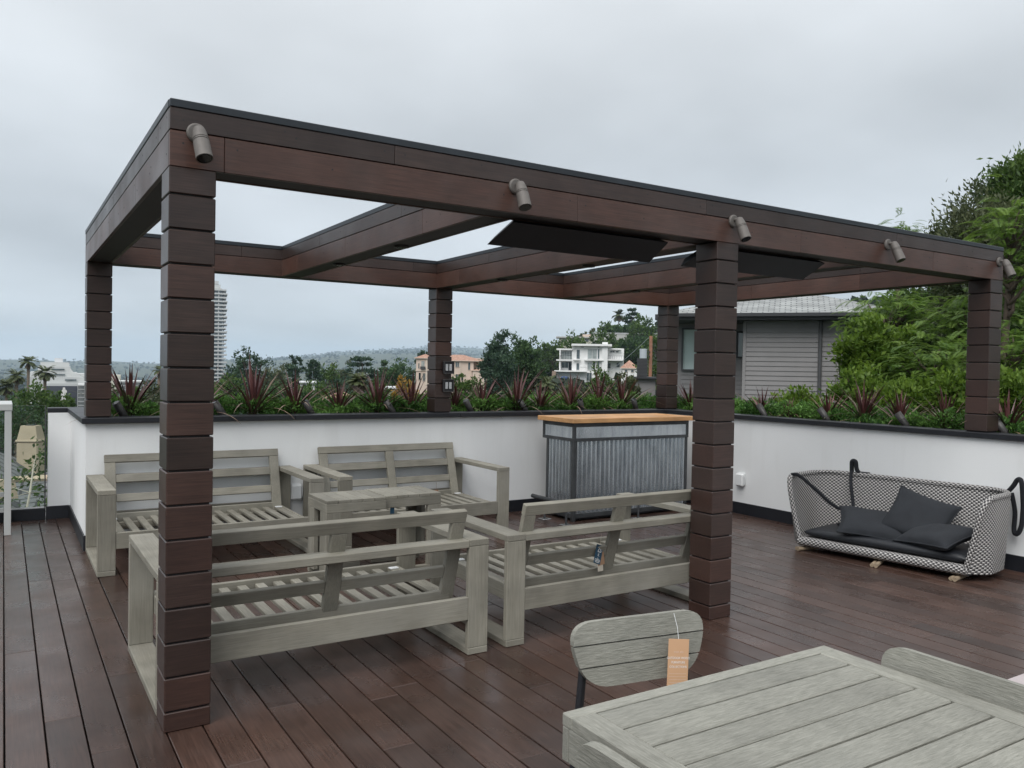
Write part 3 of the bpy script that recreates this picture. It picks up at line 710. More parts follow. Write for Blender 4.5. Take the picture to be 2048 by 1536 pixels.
# woven base pan with rounded front lip
vs, fs, uvs = [], [], []
prof = [(.54, .055), (.06, .055), (.02, .062), (-.012, .055), (-.028, .030), (-.022, .004), (.0, -.012), (.05, -.016), (.54, -.016)]
ar = [0]
for a, b_ in zip(prof, prof[1:]): ar.append(ar[-1]+math.dist(a, b_))
ny = 40
for k in range(ny+1):
    y = -.69+1.30*k/ny
    for (x, z), s in zip(prof, ar): vs.append((x, y, z)); uvs.append((y, s))
m_ = len(prof)
for k in range(ny):
    for j in range(m_-1): fs.append((k*m_+j, k*m_+j+1, (k+1)*m_+j+1, (k+1)*m_+j))
link('woven_base', uvmesh('woven_base', vs, fs, uvs, 'weave'), SW)
# woven rim rolled round the opening
edge = [Vector(vs_s[oi_+j])*.5+Vector(vs_s[oo+j])*.5 for j in range(NT)]+[Vector(vs_s[oi_+i*(NT+1)+NT])*.5+Vector(vs_s[oo+i*(NT+1)+NT])*.5 for i in range(NP)]+[Vector(vs_s[oi_+(NP-1)*(NT+1)+j])*.5+Vector(vs_s[oo+(NP-1)*(NT+1)+j])*.5 for j in range(NT-1, -1, -1)]
mbr = MB().tube(edge, .021, 10, False); s_ = 0; uvr = []
for i, p in enumerate(edge):
    s_ += (p-edge[i-1]).length if i else 0
    uvr += [(s_, k*.0132) for k in range(10)]
link('woven_rim', uvmesh('woven_rim', mbr.v, mbr.f, uvr, 'weave'), SW)
# straps
def strap(pts, r, par, name='strap'):
    P = [Vector(p) for p in pts]; out = []
    for i in range(len(P)-1):
        p0, p1, p2, p3 = P[max(i-1, 0)], P[i], P[i+1], P[min(i+2, len(P)-1)]
        for k in range(6):
            t = k/6; out.append(.5*((2*p1)+(-p0+p2)*t+(2*p0-5*p1+4*p2-p3)*t*t+(-p0+3*p1-3*p2+p3)*t**3))
    out.append(P[-1]); MB().tube(out, r, 8).build(name, 'black_rope', par, smooth=True)
strap([(.09, .74, .555), (.11, .68, .55), (.17, .56, .44), (.26, .46, .32), (.33, .38, .27), (.37, .34, .245)], .014, SW)
strap([(.66, .48, .55), (.63, .48, .56), (.55, .44, .46), (.45, .37, .31), (.37, .34, .245)], .014, SW)
strap([(.37, .34, .25), (.39, .33, .18), (.41, .33, .10)], .015, SW)
strap([(.665, .49, .55), (.66, .49, .61), (.655, .485, .655), (.655, .455, .655), (.66, .445, .59), (.67, .42, .55)], .019, SW)
strap([(.46, .50, .10), (.40, .46, .135), (.34, .40, .13), (.33, .34, .11), (.40, .36, .105), (.45, .44, .10)], .018, SW, 'strap_coil')
MB().tube([(.675, .44, .552), (.675, .34, .552)], .022, 10).build('strap_bar', 'black_rope', SW)
strap([(.60, -.75, .55), (.58, -.79, .60), (.57, -.82, .65), (.55, -.85, .64), (.56, -.86, .52), (.57, -.86, .42), (.575, -.85, .30), (.59, -.82, .24), (.62, -.79, .26), (.63, -.79, .40), (.61, -.77, .54)], .017, SW)
# seat pad
def pad(x0, x1, y0, y1, z0, z1):
    rows = []; n, mm = 34, 16
    for i in range(n+1):
        y = y0+(y1-y0)*i/n; row = []
        for j in range(mm+1):
            a = 2*math.pi*j/mm; c, s = math.cos(a), math.sin(a); c = math.copysign(abs(c)**.35, c); s = math.copysign(abs(s)**.55, s)
            ed = min(1, min(i, n-i)/2.0+.12)**.5; wob = 1+.05*math.sin(y*9+x0)+.03*math.sin(y*23)
            row.append(((x0+x1)/2+c*(x1-x0)/2*(1-.04*(1-ed)), y, (z0+z1)/2+s*(z1-z0)/2*ed*wob))
        rows.append(row)
    return MB().grid(rows)
pd = pad(.025, .51, -.67, .58, .113, .190).build('seat_pad', 'charcoal_vinyl', None, SWM.translation, True); pd.rotation_euler = (0, 0, SWR); tag(pd, 'long charcoal seat pad lying in the woven hanging sofa', 'cushion')
def pillow(name, loc, rot, sx, sy, th, label):
    n = 26; top, bot = [], []
    for i in range(n+1):
        u = -1+2*i/n; rt, rb = [], []
        for j in range(n+1):
            v = -1+2*j/n; pin = 1-.10*(1-u*u)*(v*v)-.0; pin2 = 1-.10*(1-v*v)*(u*u)
            h = ((1-u**4)*(1-v**4))**.55*th*(1+.06*math.sin(5*u+3*v)+.04*math.sin(9*v-4*u))
            x, y = u*sx*pin2, v*sy*pin
            rt.append((x, y, h)); rb.append((x, y, -h))
        top.append(rt); bot.append(rb)
    mb = MB().grid([r[::-1] for r in top]).grid(bot)
    rim = [top[i][0] for i in range(n+1)]+[top[n][j] for j in range(n+1)]+[top[n-i][n] for i in range(n+1)]+[top[0][n-j] for j in range(n+1)]
    t = thing(name, label, 'pillow', SWM @ Vector(loc), 0, 'charcoal pillows on the woven sofa'); t.rotation_euler = (Matrix.Rotation(SWR, 3, 'Z') @ Euler(rot).to_matrix()).to_euler()
    mb.build('cover', 'charcoal_cloth', t, smooth=True)
    MB().tube(rim, .006, 6, False).build('piping', 'charcoal_cloth', t, smooth=True)
pillow('pillow', (.26, .12, .262), (rad(6), rad(-20), rad(24)), .215, .255, .062, 'charcoal pillow lying flat nearer the black straps')
pillow('pillow', (.36, -.20, .350), (rad(22), rad(-48), rad(-14)), .215, .235, .064, 'charcoal pillow propped upright in middle of the woven sofa')
pillow('pillow', (.20, -.40, .258), (rad(-4), rad(-14), rad(-18)), .20, .235, .062, 'charcoal pillow slumped in right end of the woven sofa')
# billets the sofa stands on
def billet(loc, rz, label):
    mb = MB()
    for i, (dy, dz, r) in enumerate(((0, .017, .017), (.030, .015, .015))):
        mb.tube([(-.11+.01*i, dy, dz), (.11-.008*i, dy+.006, dz)], [r, r*.92], 9)
    o = mb.build('wood_billet', 'billet', None, loc); o.rotation_euler = (0, 0, rz)
    tag(o, label, 'wood block', 'pale wood blocks under the woven sofa')
billet((5.19, .36, 0), .35, 'pale split wood block under front middle of the woven sofa')
billet((5.33, -.19, 0), .15, 'pale split wood block under front right corner of the woven sofa')
billet((5.15, .98, 0), -.2, 'pale split wood block under front left corner of the woven sofa')

# ------------------------------------------------------------------ dining table, chairs, tags
dt = thing('dining_table', 'grey weathered wood slatted dining table with black metal legs', 'dining table', (.444, -3.75, 0)); TW, TL, TZ = .845, 1.70, .75
for y in (0, TL-.033): MB().box(0, TW, y, y+.033, TZ-.026, TZ, .002).build('edge_board', 'rough_teak_X', dt)
for x in (0, TW-.06): MB().box(x, x+.06, .0337, TL-.0337, TZ-.026, TZ, .002).build('end_board', 'rough_teak_Y', dt)
nsl = 19; y0, y1 = .0337, TL-.0337
for i in range(nsl):
    a = y0+(y1-y0)*i/nsl+.003; b_ = y0+(y1-y0)*(i+1)/nsl-.003
    MB().box(.0605, TW-.0605, a, b_, TZ-.026, TZ-.001+random.uniform(-.0012, .0008), .003).build('top_slat', 'rough_teak_X', dt)
MB().box(0.001, .021, .022, TL-.022, TZ-.098, TZ-.0265, .002).box(TW-.021, TW-.001, .022, TL-.022, TZ-.098, TZ-.0265, .002).build('side_apron', 'rough_teak_Y', dt)
for y in (.001, TL-.0215): MB().box(.0, TW, y, y+.0205, TZ-.098, TZ-.0265, .002).build('end_apron', 'rough_teak_X', dt)
for x, y in ((.05, .07), (TW-.05, .07), (.05, TL-.07), (TW-.05, TL-.07)):
    MB().tube([(x, y, TZ-.03), (x+(.02 if x > .4 else -.02), y+(.02 if y > .8 else -.02), 0)], .014, 12).build('leg', 'black_plastic', dt, smooth=True)
def back_outline(w, h):
    cs = [(w/2, h/2, .085), (-w/2, h/2, .085), (-w/2+.050, -h/2, .080), (w/2-.050, -h/2, .080)]; pts = []
    for i in range(4):
        p, q, s = Vector(cs[i-1][:2]), Vector(cs[i][:2]), Vector(cs[(i+1) % 4][:2]); rr = cs[i][2]
        u, v = q+(p-q).normalized()*rr, q+(s-q).normalized()*rr
        for k in range(9): t = k/8; z = u*(1-t)**2+q*2*t*(1-t)*.93+q*2*t*(1-t)*.07+v*t*t; pts.append((z.x, z.y))
    return pts
def clip(poly, z0, z1):
    for keep, zc in ((1, z0), (-1, z1)):
        outp = []
        for i in range(len(poly)):
            p, q = poly[i-1], poly[i]; ip, iq = keep*(p[1]-zc) >= 0, keep*(q[1]-zc) >= 0
            if ip != iq: t = (zc-p[1])/(q[1]-p[1]); outp.append((p[0]+t*(q[0]-p[0]), zc))
            if iq: outp.append(q)
        poly = outp
    return poly
def make_chair():
    t = thing('dining_chair', 'x', 'chair')        # local: faces -y, origin under the seat centre
    w, h = .445, .172; ol = back_outline(w, h); tilt = .12; nB = Vector((0, tilt, 1)).normalized(); dB = Vector((0, 1, -tilt)).normalized()
    fr = (Vector((0, .215, .712)), (1, 0, 0), nB, dB)
    for z0, z1 in ((-h/2-.01, -h/2+.052), (-h/2+.056, -h/2+.110), (-h/2+.114, h/2+.01)):
        poly = clip(ol, z0, z1); MB().prism(poly, fr, -.010, .010).build('back_slat', 'rough_teak_X', t)
    for i in range(5):
        y = -.23+.092*i; hw = (.155, .185, .20, .20, .19)[i]; mb = MB().box(-hw, hw, y, y+.087, .432, .452, .003); mb.build('seat_slat', 'rough_teak_X', t)
    for sx in (-1, 1):
        MB().tube([(sx*.135, .236, .745), (sx*.160, .238, .66), (sx*.18, .232, .46), (sx*.195, .245, .20), (sx*.205, .262, 0)], .0115, 10).build('rear_leg', 'black_plastic', t, smooth=True)
        MB().tube([(sx*.18, -.19, .43), (sx*.205, -.225, 0)], .0115, 10).build('front_leg', 'black_plastic', t, smooth=True)
        MB().tube([(sx*.18, -.19, .42), (sx*.18, .232, .42)], .009, 8).build('side_bar', 'black_plastic', t)
    MB().tube([(-.18, .20, .42), (.18, .20, .42)], .009, 8).tube([(-.18, -.18, .42), (.18, -.18, .42)], .009, 8).build('cross_bar', 'black_plastic', t)
    return t
ch = make_chair(); ch['group'] = 'grey slat back dining chairs'; ch.location = (.888, -1.955, 0); ch.rotation_euler = (0, 0, rad(-9)); ch['label'] = 'round backed slatted chair with orange paper tag at the table end'
c2 = copy_tree(ch); c2.location = (1.305-.215+.01, -2.405, 0); c2.rotation_euler = (0, 0, -math.pi/2); c2['label'] = 'slatted chair tucked against table edge beside the mauve mat'
c3 = copy_tree(ch); c3.location = (.362+.215, -2.435, 0); c3.rotation_euler = (0, 0, math.pi/2); c3['label'] = 'slatted chair at the near table edge with only its top visible'
def text_mesh(body, size, mat, name, parent, loc, rot, align='CENTER', sx=1):
    cu = bpy.data.curves.new(name, 'FONT'); cu.body = body; cu.size = size; cu.align_x = align; cu.extrude = .00015
    o = bpy.data.objects.new(name, cu); C.objects.link(o); me = bpy.data.meshes.new_from_object(o.evaluated_get(bpy.context.evaluated_depsgraph_get())); bpy.data.objects.remove(o)
    me.materials.clear(); me.materials.append(MATS[mat]); r = link(name, me, parent, loc, rot); r.scale = (sx, 1, 1); return r
tg = thing('paper_tag', 'orange tan paper tag with white lettering hanging on round backed chair', 'tag', (1.012, -1.800, .738)); tg.rotation_euler = (rad(-9), rad(7), rad(-12))
MB().box(-.032, .032, -.0008, .0008, -.150, 0, .0003).build('card', 'paper_tan', tg)
MB().tube([(0, .0, -.008), (-.004, .004, .03), (-.012, .012, .066)], .0007, 5).build('string', 'white_plastic', tg)
R90 = (rad(90), 0, 0)
text_mesh('west elm', .0085, 'print_pale', 'lettering', tg, (0, -.0010, -.036), R90)
for i, s in enumerate(('OUTDOOR WOOD', 'FURNITURE', 'COLLECTIONS')): text_mesh(s, .0082, 'print_white', 'lettering', tg, (0, -.0010, -.052-.0115*i), R90)
for i in range(9): MB().box(-.027, .026-(.010 if i % 4 == 3 else 0), -.0011, -.0009, -.0905-.0075*i, -.0895-.0075*i).build('printed_line', 'print_pale', tg)
tg2 = thing('paper_tag', 'teal blue card tag with white print hanging from sofa backrest', 'tag', (2.40, .452-.10, .435)); 
tg2.rotation_euler = (rad(-6), rad(22), rad(10)); tg2.location = (2.405, .300, .448)
MB().box(-.030, .030, -.0008, .0008, -.108, 0, .0003).build('card', 'paper_blue', tg2)
b2c = MB().box(-.030, .030, .0012, .0022, -.115, -.004, .0003).build('backing_card', 'paper_brown', tg2); b2c.rotation_euler = (0, rad(-24), 0)
b3c = MB().box(-.024, .024, .0026, .0036, -.150, -.02, .0003).build('backing_card', 'string', tg2); b3c.rotation_euler = (0, rad(-20), 0)
MB().tube([(0, 0, -.004), (.006, .01, .06), (.004, .02, .09)], .0012, 5).build('string', 'string', tg2)
tri = MB(); tp = [Vector((.003, -.0012, -.012)), Vector((.020, -.0012, -.038)), Vector((-.012, -.0012, -.040))]
for i in range(3):
    a, b_ = tp[i], tp[(i+1) % 3]; dd = (b_-a).normalized(); nn = dd.cross(Vector((0, 1, 0))); q = [a+dd*.003+nn*.002, b_-dd*.001+nn*.002, b_-dd*.001-nn*.002, a+dd*.003-nn*.002]
    tri.prism([(p.x, p.z) for p in q], ((0, 0, 0), (1, 0, 0), (0, 0, 1), (0, 1, 0)), -.0014, -.0009)
tri.build('recycling_mark', 'print_white', tg2)
text_mesh('K', .026, 'print_white', 'lettering', tg2, (.002, -.0010, -.066), R90)
for i, wdt in enumerate((.009, .044, .048, .036)): MB().box(-wdt/2, wdt/2, -.0012, -.0009, -.078-.0078*i, -.0748-.0078*i).build('printed_line', 'print_white', tg2)

# white metal bar table at the far left
bt = thing('bar_table', 'white metal framed bar height table at left edge by glass railing', 'bar table', (-.53, 4.58, 0))
MB().box(-1.3, .055, -.03, .62, 1.045, 1.10, .003).build('table_top', 'white_metal', bt)
for x, y in ((.0, -.025), (-1.29, -.025), (.0, .56), (-1.29, .56)): MB().box(x, x+.05, y, y+.05, 0, 1.0445, .002).build('leg', 'white_metal', bt)
for y, z in ((.565, .10), (.565, .24)): MB().box(-1.239, -.001, y, y+.04, z, z+.04, .002).build('stretcher', 'white_metal', bt)

# ------------------------------------------------------------------ planting in the parapet
def blade_mesh(name, lean, bend, mat, wid=.022):
    n = 7; rows = []; p = Vector((0.012, 0, 0)); a = lean
    for i in range(n+1):
        t = i/n; w = wid*(.55+1.1*t*(1-t)*1.6)*(1-t**3)+.0008
        nrm = Vector((math.cos(a), 0, -math.sin(a)))
        rows.append([tuple(p+Vector((0, -w/2, 0))+nrm*-.18*w), tuple(p), tuple(p+Vector((0, w/2, 0))+nrm*-.18*w)])
        p = p+Vector((math.sin(a), 0, math.cos(a)))/n; a += bend/n
    return MB().grid(rows).mesh(name, mat)
BL = {'up': [blade_mesh('leaf', rad(a), rad(b_), 'blade_wine', .066) for a, b_ in ((5, 10), (12, 12), (20, 10), (26, 22))],
      'mid': [blade_mesh('leaf', rad(a), rad(b_), m, .052) for a, b_, m in ((32, 20, 'blade_wine'), (42, 30, 'blade_wine'), (50, 10, 'blade_edge'), (46, 40, 'blade_green'))],
      'low': [blade_mesh('leaf', rad(a), rad(b_), m, .040) for a, b_, m in ((58, 30, 'blade_green'), (66, 60, 'blade_edge'), (54, 75, 'blade_edge'), (70, 25, 'blade_green'))]}
def cordyline(x, y, h, label):
    t = thing('cordyline', label, 'plant', (x, y, .984), random.uniform(0, 6.28), 'red spiky cordylines in the planter')
    MB().tube([(0, 0, -.02), (0, 0, .05)], [.022, .016], 8).build('stem', 'trunk', t)
    for kind, n, (s0, s1) in (('up', 16, (.70, 1.05)), ('mid', 16, (.85, 1.25)), ('low', 13, (.70, 1.25))):
        for i in range(n):
            o = link('leaf', random.choice(BL[kind]), t, (0, 0, random.uniform(.0, .05)), (0, random.uniform(-.12, .12), 2*math.pi*(i+random.random()*.8)/n))
            s = 1.12*h*random.uniform(s0, s1); o.scale = (s, s*(.36/h)**.6, s)
for x, h, n in ((.355, .42, 'first cordyline along back wall, next to the corner post'), (.88, .46, 'cordyline on back wall half hidden by the near left post'), (1.356, .50, 'tall cordyline on back wall above the leftmost rear sofa'),
                (1.742, .40, 'ragged cordyline on back wall above the gap between rear sofas'), (2.175, .33, 'short cordyline on back wall left of the two near the switch post'), (2.557, .42, 'upright cordyline on back wall in front of the white low house'),
                (2.93, .40, 'cordyline on back wall just left of the switch post'), (3.44, .30, 'small cordyline on back wall just right of the switch post'), (3.758, .36, 'cordyline on back wall second right of the switch post'),
                (4.145, .44, 'wide cordyline on back wall left of the bar'), (4.471, .30, 'small cordyline behind the left end of the bar'), (4.88, .40, 'slim cordyline behind the middle of the bar'),
                (5.33, .42, 'cordyline on back wall behind the right half of the bar'), (5.682, .42, 'last cordyline on back wall before the corner post')):
    cordyline(x, 4.0+random.uniform(-.04, .06), h, 'red bladed '+n)
for y, h, n in ((3.65, .36, 'side wall between corner post and middle post'), (2.561, .30, 'side wall just right of the middle post'), (2.156, .20, 'side wall, the smallest one below the grey house'),
                (1.729, .32, 'side wall below the downpipe of the grey house'), (1.359, .40, 'side wall, the widest one right of the grey house'), (.968, .32, 'side wall second left of the far right post'),
                (.56, .34, 'side wall just left of the far right post'), (.02, .36, 'side wall right of the far right post')):
    cordyline(6.36+random.uniform(-.04, .04), y, h, 'red bladed cordyline on '+n)
def uplight(x, y, rz, label):
    t = thing('uplight', label, 'garden light', (x, y, .985), rz, 'bullet uplights in the planter'); t.scale = (1.08, 1.08, 1.08)
    d = Vector((.55, .15, .82)).normalized(); p = Vector((0, 0, .03))
    MB().tube([(0, 0, -.03), (0, 0, .04)], .010, 8).build('stake', 'dark_bronze', t)
    MB().tube([p-d*.015, p, p+d*.02, p+d*.135], [.014, .024, .028, .029], 16).build('barrel', 'dark_bronze', t, smooth=True)
    MB().tube([p+d*.1355, p+d*.137], .024, 14).build('lens', 'lens', t)
for x, n in ((.30, 'beside the first cordyline at the corner post'), (1.08, 'just right of the near left post'), (1.86, 'beside the ragged cordyline'), (2.67, 'left of the switch post'), (3.53, 'right of the switch post'),
             (4.20, 'beside the wide cordyline left of the bar'), (4.95, 'behind the middle of the bar'), (5.74, 'by the last cordyline before the corner post')):
    uplight(x, 3.865, math.pi+random.uniform(-.4, .4), 'small dark bullet uplight on back wall '+n)
for y, n in ((2.37, 'just right of the middle post'), (1.61, 'below the grey house downpipe'), (.80, 'second left of the far right post'), (-.03, 'right of the far right post')):
    uplight(6.215, y, math.pi*.5+random.uniform(-.3, .3), 'small dark bullet uplight on side wall '+n)

def unit(n):
    v = RNG.normal(size=(n, 3)); return v/np.linalg.norm(v, axis=1, keepdims=True)
def leaves(name, P, D, Nn, Ln, Wd, tint, mat, parent=None, fold=.18):
    P, D, Nn = np.asarray(P), np.asarray(D), np.asarray(Nn)
    Sd = np.cross(D, Nn); Sd /= np.linalg.norm(Sd, axis=1, keepdims=True)+1e-9; U_ = np.cross(Sd, D)
    Ln = np.asarray(Ln)[:, None]; Wd = np.asarray(Wd)[:, None]
    V = np.stack([P, P+D*Ln*.45+Sd*Wd*.5+U_*Wd*fold, P+D*Ln, P+D*Ln*.45-Sd*Wd*.5+U_*Wd*fold], 1).reshape(-1, 3)
    Q = np.arange(len(V)).reshape(-1, 4)
    return link(name, fast_mesh(name, V, Q, mat, np.repeat(tint, 4)), parent)
# ground cover between the cordylines
n = 80000
X = np.where(RNG.random(n) < .58, 0, 1)
a = RNG.random(n); b_ = RNG.random(n)
x = np.where(X == 0, .17+a*6.6, 6.235+b_*.60); y = np.where(X == 0, 3.88+b_*.70, -1.6+a*5.4)
mound = .080+.040*np.sin(x*5.1+y*3.3)+.03*np.sin(x*13+y*17)+.02*np.sin(x*29-y*23)
z = .99+np.maximum(.03, mound)*RNG.random(n)**.45*1.25
D = unit(n)*.75+np.array([0, 0, .7]); D /= np.linalg.norm(D, axis=1, keepdims=True)
tint = np.clip(.45+.25*np.sin(x*3.7+y*5)+RNG.normal(0, .22, n), 0, 1)
gc = leaves('ground_cover', np.stack([x, y, z], 1), D, unit(n), RNG.uniform(.026, .050, n), RNG.uniform(.012, .020, n), tint, 'leaf_cover')
tag(gc, 'low dense green ground cover filling the parapet planter', 'ground cover', kind='stuff')

# ------------------------------------------------------------------ trees
def limb_pts(a, b_, n=5, wob=.06):
    a, b_ = Vector(a), Vector(b_); L_ = (b_-a).length
    return [a.lerp(b_, i/n)+Vector((random.uniform(-1, 1), random.uniform(-1, 1), 0))*L_*wob*(0 if i in (0, n) else 1) for i in range(n+1)]
def crown(cx, rx, rz, style, nc, nl, ls, mat, parent, zc, zlo, leaf_aspect=.5, up=.35):
    """leaf clumps spread through the crown; positions local to the tree base"""
    if style == 'cone':
        t = RNG.random(nc)**.85; rr = rx*(1-t)**.75*(.35+.65*RNG.random(nc)**.5); an = RNG.random(nc)*6.283
        cen = np.stack([rr*np.cos(an), rr*np.sin(an), zlo+t*rz*2], 1)
    elif style == 'tier':
        t = np.floor(RNG.random(nc)*7)/7+RNG.random(nc)*.05; env = np.sin(np.clip(.18+.8*t, 0, 1)*math.pi)**.6; rr = rx*env*(.25+.75*RNG.random(nc)**.5); an = RNG.random(nc)*6.283
        cen = np.stack([rr*np.cos(an), rr*np.sin(an), zlo+t*rz*2], 1)
    else:
        d = unit(nc); r = (.35+.65*RNG.random(nc)**.55)[:, None]
        lump = 1+.22*np.sin(d[:, :1]*4.3+d[:, 2:]*5.1+cx)+.14*np.sin(d[:, 1:2]*7.7-d[:, 2:]*3.1+cx*2)
        cen = d*r*lump*np.array([rx, rx, rz]); cen[:, 2] += zc
    ctint = RNG.random(nc)
    N_ = nc*nl; ci = np.repeat(np.arange(nc), nl)
    cr = {'wispy': .26, 'cone': .20, 'tier': .20}.get(style, .24)*rx*(.7+.6*RNG.random(nc))
    off = RNG.normal(size=(N_, 3))*cr[ci][:, None]*.55
    if style == 'tier': off[:, 2] *= .30
    if style == 'cone': off[:, 2] *= .55
    P = cen[ci]+off
    outw = P-np.array([0, 0, zc]); outw /= np.linalg.norm(outw, axis=1, keepdims=True)+1e-6
    D = unit(N_)*.8+outw*.55+np.array([0, 0, up]); D /= np.linalg.norm(D, axis=1, keepdims=True)
    tint = np.clip(.15+.5*ctint[ci]+RNG.normal(0, .16, N_)+.12*(off[:, 2]/(cr[ci]+1e-6)), 0, 1)
    L_ = ls*RNG.uniform(.7, 1.35, N_)
    leaves('crown', P, D, unit(N_), L_, L_*leaf_aspect, tint, mat, parent)
    return cen
def tree(px, ytop, ybot, wpx, d, style, mat, label, name='tree', nc=60, nl=22, ls=None, group=None, aspect=.5, cat='tree', up=.35):
    top = at(px, ytop, d); mpp = facing(px, ytop, d)[2]; bot = at(px, ybot, d)
    g = ground(top.x, top.y); t = thing(name, label, cat, (top.x, top.y, g), random.uniform(0, 6), group)
    ztop, zb = top.z-g, max(.3, bot.z-g); rz = max(.3, (ztop-zb)/2); rx = wpx*mpp/2; zc = (ztop+zb)/2
    ls = ls or max(.10, d*.0036)
    cen = crown(px*.37, rx*.92, rz*.95, style, nc, nl, ls, mat, t, zc, zb, aspect, up)
    tr = max(.06, rx*.07); mb = MB()
    hx = ztop*.93 if style in ('cone', 'tier') else zc
    mb.tube(limb_pts((0, 0, -.5), (0, 0, hx), 6, .012), [tr*(1.25-.95*i/6) for i in range(7)], 8)
    for c in cen[:: max(1, nc//9)]:
        z0 = min(max(zb*.9, c[2]-rx*.7), hx*.95); mb.tube(limb_pts((0, 0, z0), c, 4, .05), [tr*.45*(1-.2*i) for i in range(5)], 5)
    mb.build('trunk', 'trunk', t, smooth=True)
    return t
def palm(px, ycen, rpx, d, label, dry=8, nf=30, name='palm_tree'):
    c, _, mpp = facing(px, ycen, d); g = ground(c.x, c.y); t = thing(name, label, 'palm', (c.x, c.y, g), random.uniform(0, 6), 'palm trees beyond the deck')
    h = c.z-g; R = rpx*mpp*1.2; tr = .17+.004*h
    MB().tube([(0, 0, -.5), (.05, .02, h*.3), (-.04, .03, h*.7), (0, 0, h)], [tr*1.4, tr, tr*.9, tr*1.1], 9).build('trunk', 'palm_trunk', t, smooth=True)
    def fronds(nf, e0, e1, mat, nm, droop, sc):
        P, D, Nn, L_, W_ = [], [], [], [], []
        for i in range(nf):
            az = 6.283*(i+random.random()*.7)/nf*2.4; el = e0+(e1-e0)*random.random(); L0 = R*sc*random.uniform(.85, 1.1); p = Vector((0, 0, h)); dirh = Vector((math.cos(az), math.sin(az), 0))
            k = 12
            for j in range(k):
                e_ = el-droop*j/k; dv = dirh*math.cos(e_)+Vector((0, 0, math.sin(e_))); q = p+dv*(L0/k)
                if j > 1:
                    side = dv.cross(Vector((0, 0, 1))).normalized(); upv = side.cross(dv)
                    for s in (-1, 1):
                        for kk in (0, .5):
                            w = (dv*.75+side*s*.8-Vector((0, 0, .25))).normalized(); P.append(p.lerp(q, kk)); D.append(w); Nn.append(upv); L_.append(L0*.36*math.sin(math.pi*min(1, .18+j/k*.75))); W_.append(L0*.06)
                p = q
        leaves(nm, P, D, Nn, L_, W_, np.clip(RNG.normal(.5, .22, len(P)), 0, 1), mat, t, .05)
    fronds(nf, rad(-15), rad(85), 'leaf_palm', 'crown', rad(75), 1.0)
    if dry: fronds(dry, rad(-70), rad(-25), 'leaf_palm_dry', 'dry_fronds', rad(30), .75)
G1 = 'trees below the far left'; G2 = 'trees in the valley beyond the back wall'; G3 = 'trees round the hillside houses'; G4 = 'trees beyond the side wall'
palm(57, 724, 17, 190, 'tall palm with thin trunk, highest of the palms at far left', 8)
palm(90, 745, 20, 165, 'palm in front of the white stepped building at far left', 10)
palm(33, 752, 20, 150, 'bushy palm left of the tall one at far left', 16, 34)
palm(14, 774, 20, 140, 'low shaggy palm at the very left edge', 16, 34)
palm(318, 741, 12, 170, 'small palm peeping out left of the near left post', 4)
palm(1238, 631, 14, 325, 'palm standing on the hilltop ridge', 12, 34)
for args in (
 (75, 775, 840, 85, 70, 'round', 'leaf_mid', 'rounded green tree below the palms seen over the glass', 'tree', 70, 26),
 (25, 800, 900, 110, 60, 'round', 'leaf_dark', 'dark tree behind the bar table and glass', 'tree', 70, 26),
 (125, 790, 840, 50, 62, 'round', 'leaf_mid', 'pale tipped tree just in front of the billboard', 'tree', 50, 24),
 (120, 830, 960, 95, 34, 'round', 'leaf_dark', 'dark tree behind the tan chimney', 'tree', 70, 30),
 (232, 770, 830, 40, 90, 'round', 'leaf_olive', 'olive green tree right of the back left post', 'tree', 40, 20),
 (300, 762, 830, 60, 110, 'round', 'leaf_olive', 'hazy olive tree just left of the near left post', 'tree', 50, 24)): tree(*args, group=G1)
